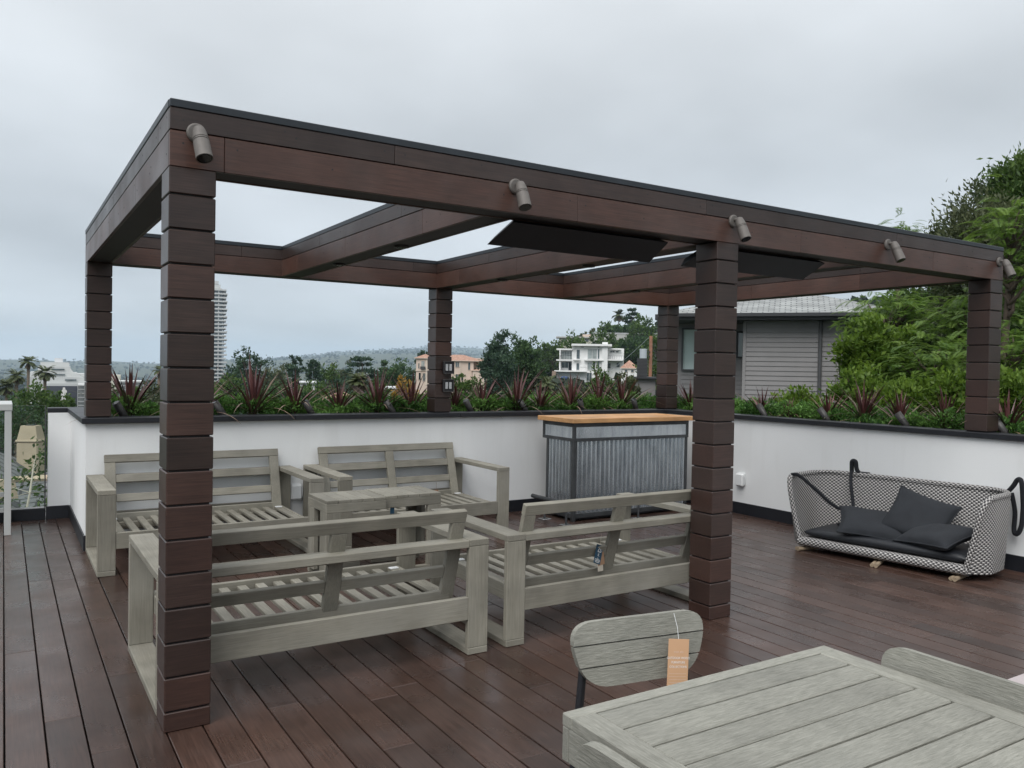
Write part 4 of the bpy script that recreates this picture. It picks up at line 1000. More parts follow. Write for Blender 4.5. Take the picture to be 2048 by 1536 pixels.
for args in (
 (502, 690, 790, 66, 120, 'wispy', 'leaf_conifer', 'open crowned pine, the tallest above the rear left sofa', 'pine_tree', 46, 30),
 (455, 755, 830, 90, 85, 'round', 'leaf_mid', 'broad green tree at the foot of the white tower', 'tree', 60, 26),
 (592, 708, 790, 34, 170, 'round', 'leaf_conifer', 'slim dark tree with a rounded top in the valley', 'tree', 40, 24),
 (627, 718, 800, 58, 160, 'cone', 'leaf_conifer', 'dark conical tree right of the slim one', 'tree', 60, 22),
 (570, 736, 810, 60, 210, 'round', 'leaf_olive', 'hazy grey green tree left of the slim dark one', 'tree', 50, 22),
 (668, 728, 800, 24, 230, 'round', 'leaf_olive', 'small bare looking tree between the dark trees', 'tree', 26, 18),
 (724, 707, 790, 72, 170, 'tier', 'leaf_conifer', 'flat topped dark cedar in the valley', 'cedar_tree', 90, 24),
 (768, 722, 800, 48, 190, 'cone', 'leaf_dark', 'spiky dark tree group right of the cedar', 'tree', 50, 22),
 (805, 716, 790, 62, 210, 'round', 'leaf_dark', 'dark green tree left of the peach house', 'tree', 60, 24),
 (846, 700, 740, 24, 240, 'round', 'leaf_conifer', 'treetop showing above the peach house roof', 'tree', 30, 20),
 (540, 768, 840, 80, 60, 'round', 'leaf_dark', 'dark shrubby tree behind the tall cordyline', 'tree', 60, 28),
 (625, 757, 840, 90, 65, 'round', 'leaf_mid', 'leafy green tree behind the ragged cordyline', 'tree', 70, 28),
 (590, 775, 840, 60, 48, 'round', 'leaf_dark', 'low dark tree behind the rear sofas gap', 'tree', 60, 26),
 (690, 750, 830, 70, 80, 'tier', 'leaf_conifer', 'bluish layered tree below the cedar', 'tree', 60, 24),
 (760, 765, 830, 60, 70, 'round', 'leaf_mid', 'green tree between the spiky plant and yellow tree', 'tree', 50, 26),
 (810, 752, 840, 50, 42, 'wispy', 'leaf_yellow', 'yellow leaved small tree left of the switch post', 'tree', 36, 22),
 (545, 738, 800, 60, 230, 'round', 'leaf_olive', 'soft grey green tree between the pine and the slim tree', 'tree', 60, 26),
 (655, 738, 800, 56, 190, 'round', 'leaf_mid', 'rounded tree between the conical tree and the cedar', 'tree', 60, 26),
 (690, 730, 790, 44, 260, 'round', 'leaf_olive', 'hazy rounded tree close left of the cedar', 'tree', 50, 24),
 (785, 736, 800, 50, 150, 'round', 'leaf_dark', 'full dark tree above the yellow leaved tree', 'tree', 70, 30),
 (470, 738, 800, 56, 170, 'round', 'leaf_conifer', 'rounded tree between the white tower and the pine', 'tree', 60, 28),
 (268, 772, 830, 46, 80, 'round', 'leaf_mid', 'small green tree in front of the finned block', 'tree', 40, 24),
 (848, 782, 830, 40, 38, 'round', 'leaf_bright', 'light green shrub at the foot of the switch post', 'shrub', 40, 24)): tree(*args, group=G2)
# spiky yucca like tree behind the cordylines
palm(718, 765, 24, 32, 'spiky green rosette tree behind the back wall cordylines', 0, 44, 'yucca_tree')
palm(1095, 770, 26, 46, 'feathery green rosette palm below the white house', 0, 34, 'palm_tree')
for args in (
 (997, 658, 800, 62, 120, 'wispy', 'leaf_conifer', 'wispy dark pine left of the big round tree', 'pine_tree', 90, 60),
 (1050, 668, 815, 78, 112, 'round', 'leaf_dark', 'big dark round tree left of the white house', 'tree', 180, 60),
 (1003, 705, 815, 60, 105, 'round', 'leaf_conifer', 'dark bushy tree in front of the wispy pine', 'tree', 100, 50),
 (930, 752, 815, 60, 60, 'round', 'leaf_mid', 'green tree below the peach house', 'tree', 60, 30),
 (960, 775, 830, 60, 40, 'round', 'leaf_olive', 'olive shrub behind the cordylines right of switch post', 'shrub', 50, 26),
 (1035, 770, 830, 70, 45, 'round', 'leaf_dark', 'dark shrub below the big round tree', 'shrub', 50, 26),
 (1106, 676, 770, 56, 235, 'round', 'leaf_mid', 'green tree against the left side of white house', 'tree', 60, 26),
 (1150, 672, 730, 66, 245, 'round', 'leaf_mid', 'green treetop behind white house left wing', 'tree', 60, 26),
 (1213, 664, 730, 66, 250, 'round', 'leaf_mid', 'leafy treetop behind the white house chimney', 'tree', 70, 28),
 (1270, 672, 770, 76, 240, 'round', 'leaf_dark', 'wide green tree right of the white house', 'tree', 80, 30),
 (1318, 655, 790, 70, 120, 'round', 'leaf_mid', 'leafy tree behind the back right post', 'tree', 80, 30),
 (1205, 724, 830, 66, 30, 'wispy', 'leaf_mid', 'open leafy shrub hiding the white house garage', 'shrub', 50, 26),
 (1256, 742, 830, 60, 28, 'wispy', 'leaf_olive', 'open leafy shrub left of the utility pole', 'shrub', 50, 26),
 (1150, 770, 830, 60, 36, 'round', 'leaf_olive', 'dull green shrub below the white house deck', 'shrub', 50, 26),
 (1264, 614, 668, 30, 335, 'tier', 'leaf_conifer', 'layered conifer beside the hilltop palm', 'conifer', 60, 24),
 (1165, 668, 690, 24, 380, 'round', 'leaf_olive', 'sparse small tree on the ridge above white house', 'tree', 24, 16),
 (1188, 656, 684, 22, 370, 'wispy', 'leaf_olive', 'bare topped ridge tree left of the pale retaining wall', 'tree', 22, 16),
 (1215, 648, 672, 40, 350, 'round', 'leaf_mid', 'hedge like tree on the ridge below the palm', 'tree', 40, 20),
 (1283, 640, 680, 52, 300, 'round', 'leaf_mid', 'green hilltop tree left of the back right post', 'tree', 50, 22),
 (1250, 650, 678, 46, 320, 'round', 'leaf_dark', 'dense green hedge tree directly under the layered conifer', 'tree', 44, 22)): tree(*args, group=G3)
# near garden trees beyond the side wall
def fern_tree(px, ytop, ybot, wpx, d, label, nf=170, mat='leaf_fern', Lf=.32):
    top = at(px, ytop, d); bot = at(px, ybot, d); mpp = facing(px, ytop, d)[2]; g = ground(top.x, top.y); t = thing('feathery_tree', label, 'tree', (top.x, top.y, g), 0, G4)
    nf = int(nf*1.6); zt, zb = top.z-g, bot.z-g; rx, rz, zc = wpx*mpp/2, (zt-zb)/2, (zt+zb)/2; P, D, Nn, L_, W_, T_ = [], [], [], [], [], []
    tw = MB(); tw.tube(limb_pts((0, 0, -.5), (0, 0, zc), 6, .02), [.09*(1.2-.13*i) for i in range(7)], 8)
    nb = max(6, nf//14)
    ends = []
    for i in range(nb):
        v = unit(1)[0]; r = .45+.45*random.random(); e_ = Vector((v[0]*rx*r, v[1]*rx*r, zc+v[2]*rz*r)); ends.append(e_)
        tw.tube(limb_pts((0, 0, min(zc, max(.5, e_.z-rx*.8))), e_, 4, .05), [.035, .028, .02, .014, .008], 5)
    tw.build('trunk', 'trunk', t, smooth=True)
    for i in range(nf):
        b0 = random.choice(ends)+Vector(RNG.normal(0, .16, 3)); o_ = (b0-Vector((0, 0, zc-.3*rz))); o_.z += .2; az = math.atan2(o_.y, o_.x)+random.gauss(0, .8); el = random.uniform(-.1, .75); L0 = Lf*random.uniform(.7, 1.2)
        p = b0.copy(); k = 17; ft = random.random()
        for j in range(k):
            e_ = el-1.0*j/k; dv = Vector((math.cos(az)*math.cos(e_), math.sin(az)*math.cos(e_), math.sin(e_))); side = dv.cross(Vector((0, 0, 1))).normalized(); upv = side.cross(dv)
            for s in (-1, 1):
                P.append(p.copy()); D.append((side*s*.9+dv*.55-Vector((0, 0, .12))).normalized()); Nn.append(upv); L_.append(L0*.31*math.sin(math.pi*min(.96, .2+.74*j/k))); W_.append(L0*.045); T_.append(min(1, max(0, .2+.55*ft+random.gauss(0, .13))))
            p = p+dv*(L0/k)
    leaves('crown', P, D, Nn, L_, W_, np.array(T_), mat, t, .05)
for args, kw in (
 ((1752, 634, 830, 128, 14.5, 'round', 'leaf_bright', 'bright green small leaved tree right of the grey house', 'tree', 150, 70), dict(ls=.085)),
 ((1712, 690, 830, 60, 16.5, 'round', 'leaf_olive', 'greyish shrub against the grey house corner', 'shrub', 80, 40), dict(ls=.085)),
 ((1850, 560, 790, 215, 24, 'round', 'leaf_mid', 'large dense tree filling the gap left of far right post', 'tree', 240, 100), dict(ls=.12)),
 ((1985, 380, 700, 215, 21, 'wispy', 'leaf_olive', 'wispy grey green tree rising behind the far right post', 'tree', 200, 130), dict(ls=.12, aspect=.34)),
 ((2078, 288, 560, 190, 24, 'wispy', 'leaf_mid', 'tall leafy tree at upper right edge', 'tree', 240, 170), dict(ls=.14, aspect=.36)),
 ((2040, 560, 860, 150, 17, 'round', 'leaf_mid', 'green tree right of the far right post', 'tree', 150, 60), dict(ls=.10)),
 ((1610, 800, 860, 120, 12.5, 'round', 'leaf_bright', 'low yellow green shrub in front of the grey house', 'shrub', 90, 44), dict(ls=.07)),
 ((1725, 745, 860, 120, 12, 'round', 'leaf_bright', 'yellow green shrub behind the widest side wall cordyline', 'shrub', 100, 48), dict(ls=.07)),
 ((1815, 765, 870, 110, 11.5, 'round', 'leaf_bright', 'leafy bright shrub second left of far right post', 'shrub', 100, 48), dict(ls=.07)),
 ((1895, 755, 870, 110, 11.5, 'round', 'leaf_bright', 'leafy bright shrub behind the far right post', 'shrub', 100, 48), dict(ls=.07)),
 ((2020, 745, 880, 130, 11, 'round', 'leaf_bright', 'leafy shrub at right edge above the coping', 'shrub', 110, 48), dict(ls=.07))): tree(*args, group=G4, **kw)
fern_tree(1868, 672, 800, 150, 13.5, 'feathery light green tree left of the far right post', 230)
fern_tree(1772, 580, 690, 150, 17.5, 'feathery tree overhanging the grey house roof', 300)
fern_tree(2025, 385, 620, 130, 14, 'feathery pale green tree rising over the beam end', 260)
fern_tree(1945, 590, 700, 120, 15, 'feathery foliage directly behind the far right post top', 170)
fern_tree(2030, 650, 810, 110, 12.5, 'feathery green tree low at the right edge', 190)
fern_tree(1800, 445, 500, 60, 22, 'treetop just peeping over the front beam', 60)

# ------------------------------------------------------------------ houses
class Far:
    """a building facing the camera; sizes follow the photograph at its real distance"""
    def __init__(s, name, label, cat, px, py, d, turn=0, group=None):
        s.p, rz, s.m = facing(px, py, d); s.px, s.py = px, py; s.t = thing(name, label, cat, s.p, rz+turn, group)
    def X(s, px): return (px-s.px)*s.m
    def Z(s, px, py): return -((py-s.py)-.0175*(px-s.px))*s.m
    def box(s, nm, mat, x0, x1, yt, yb, d0, d1, parent=None, bev=0):
        xm = (x0+x1)/2; return MB().box(s.X(x0), s.X(x1), d0, d1, s.Z(xm, yb), s.Z(xm, yt), bev).build(nm, mat, parent or s.t)
    def window(s, x0, x1, yt, yb, d0, glass='window_glass', frame='white_house', mull=1, parent=None):
        f = MB(); xm = (x0+x1)/2; X0, X1, Z0, Z1 = s.X(x0), s.X(x1), s.Z(xm, yb), s.Z(xm, yt); w = max(.05, .25*s.m)
        f.box(X0, X1, d0-.12, d0-.001, Z0, Z0+w); f.box(X0, X1, d0-.12, d0-.001, Z1-w, Z1)
        for i in range(mull+2):
            x = X0+(X1-X0-w)*i/(mull+1); f.box(x, x+w, d0-.115, d0-.002, Z0+w, Z1-w)
        o = f.build('window', frame, parent or s.t)
        MB().box(X0+w*.5, X1-w*.5, d0-.05, d0-.003, Z0+w*.5, Z1-w*.5).build('pane', glass, o)
    def railing(s, x0, x1, yt, yb, d0, n=12):
        mb = MB(); X0, X1 = s.X(x0), s.X(x1); Z0, Z1 = s.Z((x0+x1)/2, yb), s.Z((x0+x1)/2, yt)
        mb.box(X0, X1, d0, d0+.06, Z1-.06, Z1)
        for i in range(n+1): x = X0+(X1-X0-.04)*i/n; mb.box(x, x+.04, d0+.01, d0+.05, Z0, Z1-.06)
        mb.build('railing', 'rail_dark', s.t)
def hip(parent, x0, x1, y0, y1, ze, rise, mat, ov=.5, th=.15, run=None, name='roof'):
    x0 -= ov; x1 += ov; y0 -= ov; y1 += ov; w, d = x1-x0, y1-y0; run = run if run is not None else min(w, d)/2
    if w >= d: r0, r1 = (x0+run, (y0+y1)/2), (x1-run, (y0+y1)/2)
    else: r0, r1 = ((x0+x1)/2, y0+run), ((x0+x1)/2, y1-run)
    c = [(x0, y0, ze), (x1, y0, ze), (x1, y1, ze), (x0, y1, ze)]; a, b_ = (*r0, ze+rise), (*r1, ze+rise)
    faces = [(c[0], c[1], b_, a), (c[1], c[2], b_), (c[2], c[3], a, b_), (c[3], c[0], a)] if w >= d else [(c[0], c[1], a), (c[1], c[2], b_, a), (c[2], c[3], b_), (c[3], c[0], a, b_)]
    vs, fs, uvs = [], [], []
    for f in faces:
        o = len(vs); A_ = Vector(f[1])-Vector(f[0]); A_.normalize(); nn = A_.cross(Vector(f[2])-Vector(f[0])).normalized(); B_ = nn.cross(A_)
        for p in f: vs.append(p); uvs.append(((Vector(p)-Vector(f[0])).dot(A_), (Vector(p)-Vector(f[0])).dot(B_)))
        fs.append(tuple(range(o, o+len(f))))
    r = link(name, uvmesh(name, vs, fs, uvs, mat, False), parent)
    MB().box(x0, x1, y0, y1, ze-th, ze-.002).build('eave', 'fascia' if mat == 'grey_shingle' else 'peach_trim', r)
    return r
# grey house beyond the side wall
gh = Far('grey_house', 'grey lap sided house with shingled hip roof beyond side wall', 'house', 1580, 800, 26)
def wallboards(x0, x1, d0, yt, yb, nm='siding_board'):
    xm = (x0+x1)/2; Z0, Z1 = gh.Z(xm, yb), gh.Z(xm, yt); n = int((Z1-Z0)/.145)
    for i in range(n):
        z = Z0+(Z1-Z0)*i/n; h = (Z1-Z0)/n
        MB().add([(gh.X(x0), d0-.030, z), (gh.X(x1), d0-.030, z), (gh.X(x1), d0-.008, z+h), (gh.X(x0), d0-.008, z+h), (gh.X(x0), d0, z), (gh.X(x1), d0, z), (gh.X(x1), d0, z+h), (gh.X(x0), d0, z+h)],
                 [(0, 1, 2, 3), (0, 4, 5, 1), (0, 3, 7, 4), (1, 5, 6, 2), (3, 2, 6, 7)]).build(nm, 'siding', gh.t)
gh.box('wall', 'siding', 1487, 1677, 634, 880, .0, 6)
wallboards(1493, 1630, 0, 636, 800); wallboards(1638, 1672, 0, 636, 800)
gh.box('corner_board', 'siding', 1487, 1493, 634, 806, -.05, -.001); gh.box('corner_board', 'siding', 1672, 1678, 634, 806, -.05, -.001); gh.box('frieze', 'siding', 1487, 1678, 629, 636, -.06, -.051); gh.box('base_board', 'siding', 1487, 1678, 797, 803, -.06, -.051)
dp = gh.box('downpipe', 'house_trim', 1631, 1637, 640, 800, -.12, -.035, None, .02); gh.box('hopper', 'house_trim', 1629.5, 1638.5, 637, 646, -.14, -.125, dp, .005)
gh.box('wall', 'siding', 1340, 1486.5, 634, 880, 1.4, 7)
wallboards(1352, 1486, 1.4, 741, 800); wallboards(1396, 1466, 1.4, 640, 741)
gh.window(1353, 1394, 648, 741, 1.39, 'blind', 'house_trim', 0); gh.window(1469, 1485, 657, 714, 1.38, 'window_curtain', 'fascia', 0)
gh.box('wall', 'fascia', 1678.5, 1770, 634, 880, 1.2, 6); gh.window(1690, 1735, 645, 720, 1.19, 'dark_glass', 'house_trim', 1)
hip(gh.t, gh.X(1350), gh.X(1768), -.05, 7.4, gh.Z(1560, 630), 1.12, 'grey_shingle', .55, .17)
gu = gh.box('gutter', 'fascia', 1322, 1796, 628.5, 635, -.72, -.61)
# white modern house on the hill
wh = Far('white_modern_house', 'white flat roofed modern house with balconies on hillside', 'house', 1180, 762, 200)
wh.box('wing', 'white_house', 1119, 1152, 698, 775, 1.2, 9); wh.box('centre_block', 'white_house', 1143, 1213, 692, 775, 0, 9); wh.box('wing', 'white_house', 1212.5, 1247, 696.5, 775, 2.2, 9)
r_ = wh.box('roof', 'white_house', 1142, 1222, 688.2, 692.2, -1.2, 9.5); wh.box('roof', 'white_house', 1112, 1144, 697, 700, -.4, 9.3); wh.box('roof', 'white_house', 1214, 1241, 697.5, 699.3, 1.0, 2.19)
wh.box('chimney', 'white_house', 1203, 1214, 684.5, 745, -.6, .9)
wh.box('balcony', 'white_house', 1112, 1143, 719, 721.5, -.9, 1.19); wh.box('balcony', 'white_house', 1146, 1160, 719, 720.5, -.8, -.01); wh.box('balcony', 'white_house', 1168, 1206, 719, 721.5, -.9, -.01); wh.box('terrace', 'white_house', 1109, 1173, 741, 743.5, -2.2, -.01); wh.box('balcony', 'white_house', 1208, 1246, 718.6, 721.4, -.2, 2.19)
wh.box('fin_wall', 'white_house', 1118, 1120.5, 700.2, 741, -.6, 1.19); wh.box('garden_wall', 'brick_red', 1105, 1112, 742, 752, -2.4, -1); wh.box('ground_wall', 'grey_white', 1113, 1172, 743.7, 775, -.5, -.011)
for a in ((1122, 1143, 702, 718.5, 1.19, 'window_curtain', 'white_house', 3), (1122, 1136, 723.5, 736, 1.19, 'window_glass', 'white_house', 1), (1136.5, 1143, 724, 740, 1.19, 'dark_glass', 'house_trim', 0),
          (1152, 1159, 699, 718, 0, 'window_glass', 'white_house', 0), (1174, 1193, 698, 718, 0, 'window_curtain', 'white_house', 1), (1194, 1198, 698, 718, 0, 'window_glass', 'white_house', 0),
          (1152, 1158.5, 726, 740, 0, 'window_glass', 'white_house', 0), (1174, 1184, 725, 740, 0, 'window_curtain', 'white_house', 0), (1184.5, 1190, 725, 740, 0, 'dark_glass', 'white_house', 0), (1194, 1198, 722, 740, 0, 'window_glass', 'white_house', 0),
          (1161, 1167, 693.5, 695.5, 0, 'dark_glass', 'white_house', 0), (1194, 1198, 693.5, 695.5, 0, 'dark_glass', 'white_house', 0), (1219, 1228.5, 701.5, 705, 2.2, 'dark_glass', 'white_house', 1), (1230, 1236, 701.5, 705, 2.2, 'dark_glass', 'white_house', 0),
          (1210, 1221, 726, 737, 2.2, 'window_glass', 'white_house', 0), (1233, 1238.5, 725.5, 734, 2.2, 'window_glass', 'house_trim', 0), (1173, 1183.5, 745, 762, 0, 'window_glass', 'white_house', 1)): wh.window(*a)
wh.railing(1119, 1143, 710.5, 719, -.8, 7); wh.railing(1160, 1173, 734, 741, -2.1, 5); wh.railing(1210, 1246, 711.5, 718.6, -.1, 8); wh.railing(1112, 1119, 736, 741, -2.1, 2)
wh.box('tarp', 'blue_tarp', 1122.5, 1137, 752.5, 760, -3.0, -1.2, None, .3)
# peach house
ph = Far('peach_house', 'peach stucco villa with terracotta hip roofs behind switch post', 'house', 890, 768, 190)
ph.box('wall', 'peach', 832, 868, 716, 790, 0, 10); ph.box('wall', 'peach', 868.5, 947, 721, 790, 1.5, 9); ph.box('wall', 'peach', 947.5, 976, 716, 790, 4, 10); ph.box('bay', 'peach', 945, 969, 741, 790, -.5, 1.4)
hip(ph.t, ph.X(832), ph.X(868), 0, 10, ph.Z(850, 716), .95, 'terracotta', .45, .12, ph.m*16); hip(ph.t, ph.X(870), ph.X(964), 1.5, 10, ph.Z(915, 721), 1.45, 'terracotta', .5, .12); hip(ph.t, ph.X(944), ph.X(970), -.5, 3, ph.Z(957, 741), .5, 'terracotta', .2, .1, 1)
for a in ((842, 849, 721.5, 738, 0, 'window_curtain', 'peach_trim', 1), (836, 839, 726, 737, 0, 'window_glass', 'peach_trim', 0), (837, 842, 745, 760, 0, 'dark_glass', 'peach_trim', 0), (845, 851, 746, 762, 0, 'window_glass', 'peach_trim', 1), (855, 860, 747, 762, 0, 'window_glass', 'peach_trim', 0),
          (910, 918, 724, 734.5, 1.5, 'window_glass', 'peach_trim', 1), (935.5, 940.5, 724.5, 740, 1.5, 'window_glass', 'peach_trim', 0), (911, 916, 748, 762, 1.5, 'window_glass', 'peach_trim', 0), (922, 927, 748, 762, 1.5, 'dark_glass', 'peach_trim', 0)): ph.window(*a)
ph.box('cornice', 'peach_trim', 831, 868, 740.5, 742, -.2, -.01); ph.box('pilaster', 'peach_trim', 851.5, 854, 717, 770, -.15, -.01); ph.box('column', 'peach_trim', 919, 920.5, 722, 770, 1.3, 1.49)
ph.box('balcony', 'rail_dark', 840.5, 850.5, 733, 738.5, -.5, -.13)
# high rise
tw = Far('apartment_tower', 'tall white apartment tower with stacked balconies behind near left post', 'tower', 405, 770, 632)
tw.box('core', 'concrete', 372, 440, 575, 800, 2, 22); tw.box('penthouse', 'tower_white', 380, 433.5, 560, 566, 4, 18); tw.box('penthouse', 'tower_white', 376, 437, 567, 575, 3, 20)
nfl = 25
for i in range(nfl):
    y = 577+7.65*i; e_ = 449.5+(1.0 if i % 2 else -1.0)
    s_ = tw.box('balcony', 'tower_white', 364, e_, y, y+2.9, 0, 24); tw.box('window_band', 'window_glass', 374, 441, y+2.95, y+7.6, 1.5, 1.99, s_); tw.box('pier', 'tower_white', 432.5, 435, y+2.95, y+7.6, .8, 1.49, s_); tw.box('pier', 'tower_white', 443, 444.2, y+2.95, y+7.6, 3, 20, s_)
# stepped white building and billboard
sb = Far('stepped_white_building', 'stepped white office building with dark billboard behind the palms', 'building', 115, 812, 360)
sb.box('block', 'tower_white', 62, 168, 754, 830, 2, 30); sb.box('block', 'tower_white', 66, 150, 745, 754, 6, 30); sb.box('block', 'tower_white', 80, 138, 733, 745, 9, 30); sb.box('block', 'tower_white', 84, 136, 724.5, 733, 12, 30); sb.box('lift_house', 'grey_white', 109, 124, 716, 724.5, 16, 26); sb.box('block', 'tower_white', 140, 164, 748, 756, 4, 30)
MB().prism([(sb.X(136), sb.Z(136, 754)), (sb.X(150), sb.Z(150, 754)), (sb.X(136), sb.Z(136, 735))], ((0, 0, 0), (1, 0, 0), (0, 0, 1), (0, 1, 0)), 8, 20).build('sloped_block', 'tower_white', sb.t)
sb.box('window_band', 'window_glass', 104, 127, 738, 740.5, 8.5, 8.99); sb.box('window_band', 'window_glass', 128, 148, 759, 761.5, 1.5, 1.99); sb.box('window_band', 'window_glass', 92, 128, 748.5, 750.5, 5.5, 5.99)
bbd = sb.box('billboard', 'tower_white', 93, 155, 767, 830, 0, 1.9); sb.box('poster', 'billboard_dark', 95.5, 149.5, 772, 830, -.15, -.01, bbd)
fig = MB()      # pale standing figure printed on the poster
ol = [(118.5, 806), (120, 793), (119, 788), (121, 781), (124, 778.5), (124, 775.5), (126.5, 774.5), (128.5, 776), (128.3, 778.5), (131, 781), (131.5, 785), (129.5, 787), (129, 793), (130, 806)]
fig.prism([(sb.X(x_), sb.Z(x_, y_)) for x_, y_ in ol[::-1]], ((0, 0, 0), (1, 0, 0), (0, 0, 1), (0, 1, 0)), -.22, -.16).build('printed_figure', 'print_white', bbd)
def facade(nm, label, x0, x1, yt, d, dep):
    o = Far(nm, label, 'building', (x0+x1)/2, 830, d); zt = o.Z((x0+x1)/2, yt); X0, X1 = o.X(x0), o.X(x1)
    o.box('wall', 'window_glass', x0, x1, yt+3, 860, .3, dep); o.box('roof', 'tower_white', x0-.5, x1+.5, yt, yt+2.8, -.3, dep)
    nf = max(4, int((x1-x0)/2.1))
    for i in range(nf+1): x = x0+(x1-x0)*i/nf; o.box('fin', 'tower_white', x-.28, x+.28, yt+2.9, 860, -.2, .29)
    for i in range(6): o.box('spandrel', 'grey_white', x0, x1, yt+9+8*i, yt+10.2+8*i, -.05, .28)
facade('fin_facade_building', 'grey block with white vertical fins right of back left post', 238, 284, 762, 330, 18)
facade('fin_facade_building', 'narrow finned block between billboard and back left post', 157, 172, 769, 345, 18)
cb = Far('cream_building', 'small cream block beyond the finned building', 'building', 231, 800, 420); cb.box('wall', 'cream', 222, 240, 750, 830, 0, 14); cb.window(227, 234, 757, 764, 0, 'window_glass', 'cream', 1)
# small roofs in the valley
def cottage(nm, label, x0, x1, yr, ye, yb, d, roof, wall, dep=6):
    o = Far(nm, label, 'house', (x0+x1)/2, yb, d); o.box('wall', wall, x0, x1, ye, yb+25, 0, dep); hip(o.t, o.X(x0), o.X(x1), 0, dep, o.Z((x0+x1)/2, ye), (ye-yr)*o.m, roof, .3, .12)
    w_ = (x1-x0); o.window(x0+w_*.2, x0+w_*.4, ye+3, ye+9, 0, 'window_glass', 'peach_trim', 0); o.window(x0+w_*.6, x0+w_*.8, ye+3, ye+9, 0, 'window_glass', 'peach_trim', 0); return o
cottage('cottage', 'low house with pinkish tiled roof behind short cordyline', 652, 712, 786, 803, 815, 55, 'terracotta', 'peach')
cottage('cottage', 'terracotta roofed house glimpsed right of the white house', 1243, 1274, 720, 736, 742, 150, 'terracotta', 'white_house')
cottage('cottage', 'tiny peach house among dark trees left of peach villa', 783, 802, 737, 743, 755, 240, 'terracotta', 'peach')
fh = Far('flat_roof_house', 'low white flat roofed house below the conical tree', 'house', 614, 775, 110); fh.box('wall', 'white_house', 601, 629, 766, 790, 0, 6); fh.box('roof', 'grey_white', 599, 632, 763.5, 766, -.5, 6.5); fh.window(606, 613, 768, 774, 0, 'window_glass', 'white_house', 0)
fh = Far('flat_roof_house', 'white box house half hidden behind upright cordyline and yellow tree', 'house', 772, 805, 75); fh.box('wall', 'white_house', 755, 779, 778, 820, 0, 5); fh.box('wall', 'concrete', 779.5, 793, 776, 820, .6, 5); fh.box('roof', 'grey_white', 753, 795, 774.5, 777, -.3, 5.2); fh.window(780.5, 787, 783, 799, .6, 'dark_glass', 'house_trim', 0); fh.window(764, 770, 783, 790, 0, 'window_glass', 'house_trim', 0)
rt = Far('retaining_wall', 'long pale concrete retaining wall on the hillside under the palm', 'wall', 1240, 690, 300); rt.box('wall', 'concrete', 1187, 1312, 667.5, 700, 0, 2); rt.box('wall_cap', 'grey_white', 1186, 1313, 666, 667.4, -.2, 2.2)
for x_ in (1254, 1261, 1268, 1275): rt.box('drain', 'fascia', x_, x_+1.3, 676, 677.6, -.05, -.01)
rd = Far('ridge_house', 'long low house on the ridge left of retaining wall', 'house', 1150, 690, 330); rd.box('wall', 'cream', 1118, 1188, 676, 700, 0, 9); rd.box('roof', 'concrete', 1112, 1190, 673.5, 676, -1, 10); rd.box('wall', 'peach', 1165, 1186, 668.5, 673.4, 2, 9); 
for x_ in (1125, 1140, 1155, 1170): rd.window(x_, x_+7, 678, 684, 0, 'window_glass', 'cream', 0)
# utility pole with transformer, slatted shaft
up = Far('utility_pole', 'brown wooden utility pole with grey transformer left of back right post', 'utility pole', 1300, 800, 46); R_ = 3.6*up.m
MB().tube([(0, 0, -8), (up.X(1299.4), 0, up.Z(1300, 672))], [R_*1.1, R_*.9], 12).build('pole', 'old_wood', up.t, smooth=True)
tz0, tz1 = up.Z(1285, 717), up.Z(1285, 698); tx = up.X(1285); tr_ = 7.4*up.m
MB().tube([(tx, -.1, tz0), (tx, -.1, tz0+.02), (tx, -.1, tz1-.05), (tx, -.1, tz1-.04), (tx, -.1, tz1)], [tr_*.96, tr_, tr_, tr_*1.06, tr_*1.02], 18).build('transformer', 'transformer', up.t, smooth=False)
MB().box(tx, -R_*.5, -.14, -.06, tz0+.12, tz0+.17).box(tx, -R_*.5, -.14, -.06, tz1-.17, tz1-.12).build('bracket', 'dark_bronze', up.t)
w0 = at(1297, 676, 46)-up.p; w1 = at(1180, 735, 120)-up.p; rzi = Matrix.Rotation(-up.t.rotation_euler.z, 3, 'Z'); w0, w1 = rzi @ w0, rzi @ w1
MB().tube([w0.lerp(w1, i/10)-Vector((0, 0, 1.2*math.sin(math.pi*i/10))) for i in range(11)], .018, 5).build('cable', 'transformer', up.t)
sh = Far('slatted_shaft', 'dark slatted square shaft on low grey roof beside utility pole', 'shaft', 1284, 775, 32); sh.box('core', 'fascia', 1274, 1293, 717, 760, .02, .5)
for i in range(13): sh.box('slat', 'house_trim', 1273, 1294, 717.5+2.8*i, 719.3+2.8*i, 0, .519)
sh.box('low_roof', 'fascia', 1262, 1312, 754, 757, -.8, 3); sh.box('wall', 'siding', 1266, 1310, 757.2, 840, -.6, 3)
# neighbour's roof and chimney seen through the glass
nr = Far('neighbour_roof', 'dark shingled neighbouring roof below the glass railing', 'roof', 60, 960, 14.5)
def slope(name, pts, mat, par):
    vs, fs, uvs = [], [], []
    A_ = (Vector(pts[1])-Vector(pts[0])).normalized(); nn = A_.cross(Vector(pts[2])-Vector(pts[0])).normalized(); B_ = nn.cross(A_)
    for p in pts: vs.append(p); uvs.append(((Vector(p)-Vector(pts[0])).dot(A_), (Vector(p)-Vector(pts[0])).dot(B_)))
    return link(name, uvmesh(name, vs, [tuple(range(len(pts)))], uvs, mat, False), par)
def nP(px, py, d): v = at(px, py, d)-nr.p; return Matrix.Rotation(-nr.t.rotation_euler.z, 3, 'Z') @ v
rfa = nP(-25, 896, 17); rfb = nP(97, 955, 17.5)
slope('slope', [nP(-60, 1100, 12.5), nP(100, 1130, 11.5), nP(97, 948, 17.5), nP(25, 912, 17.3), nP(-80, 880, 17)], 'slate_shingle', nr.t)
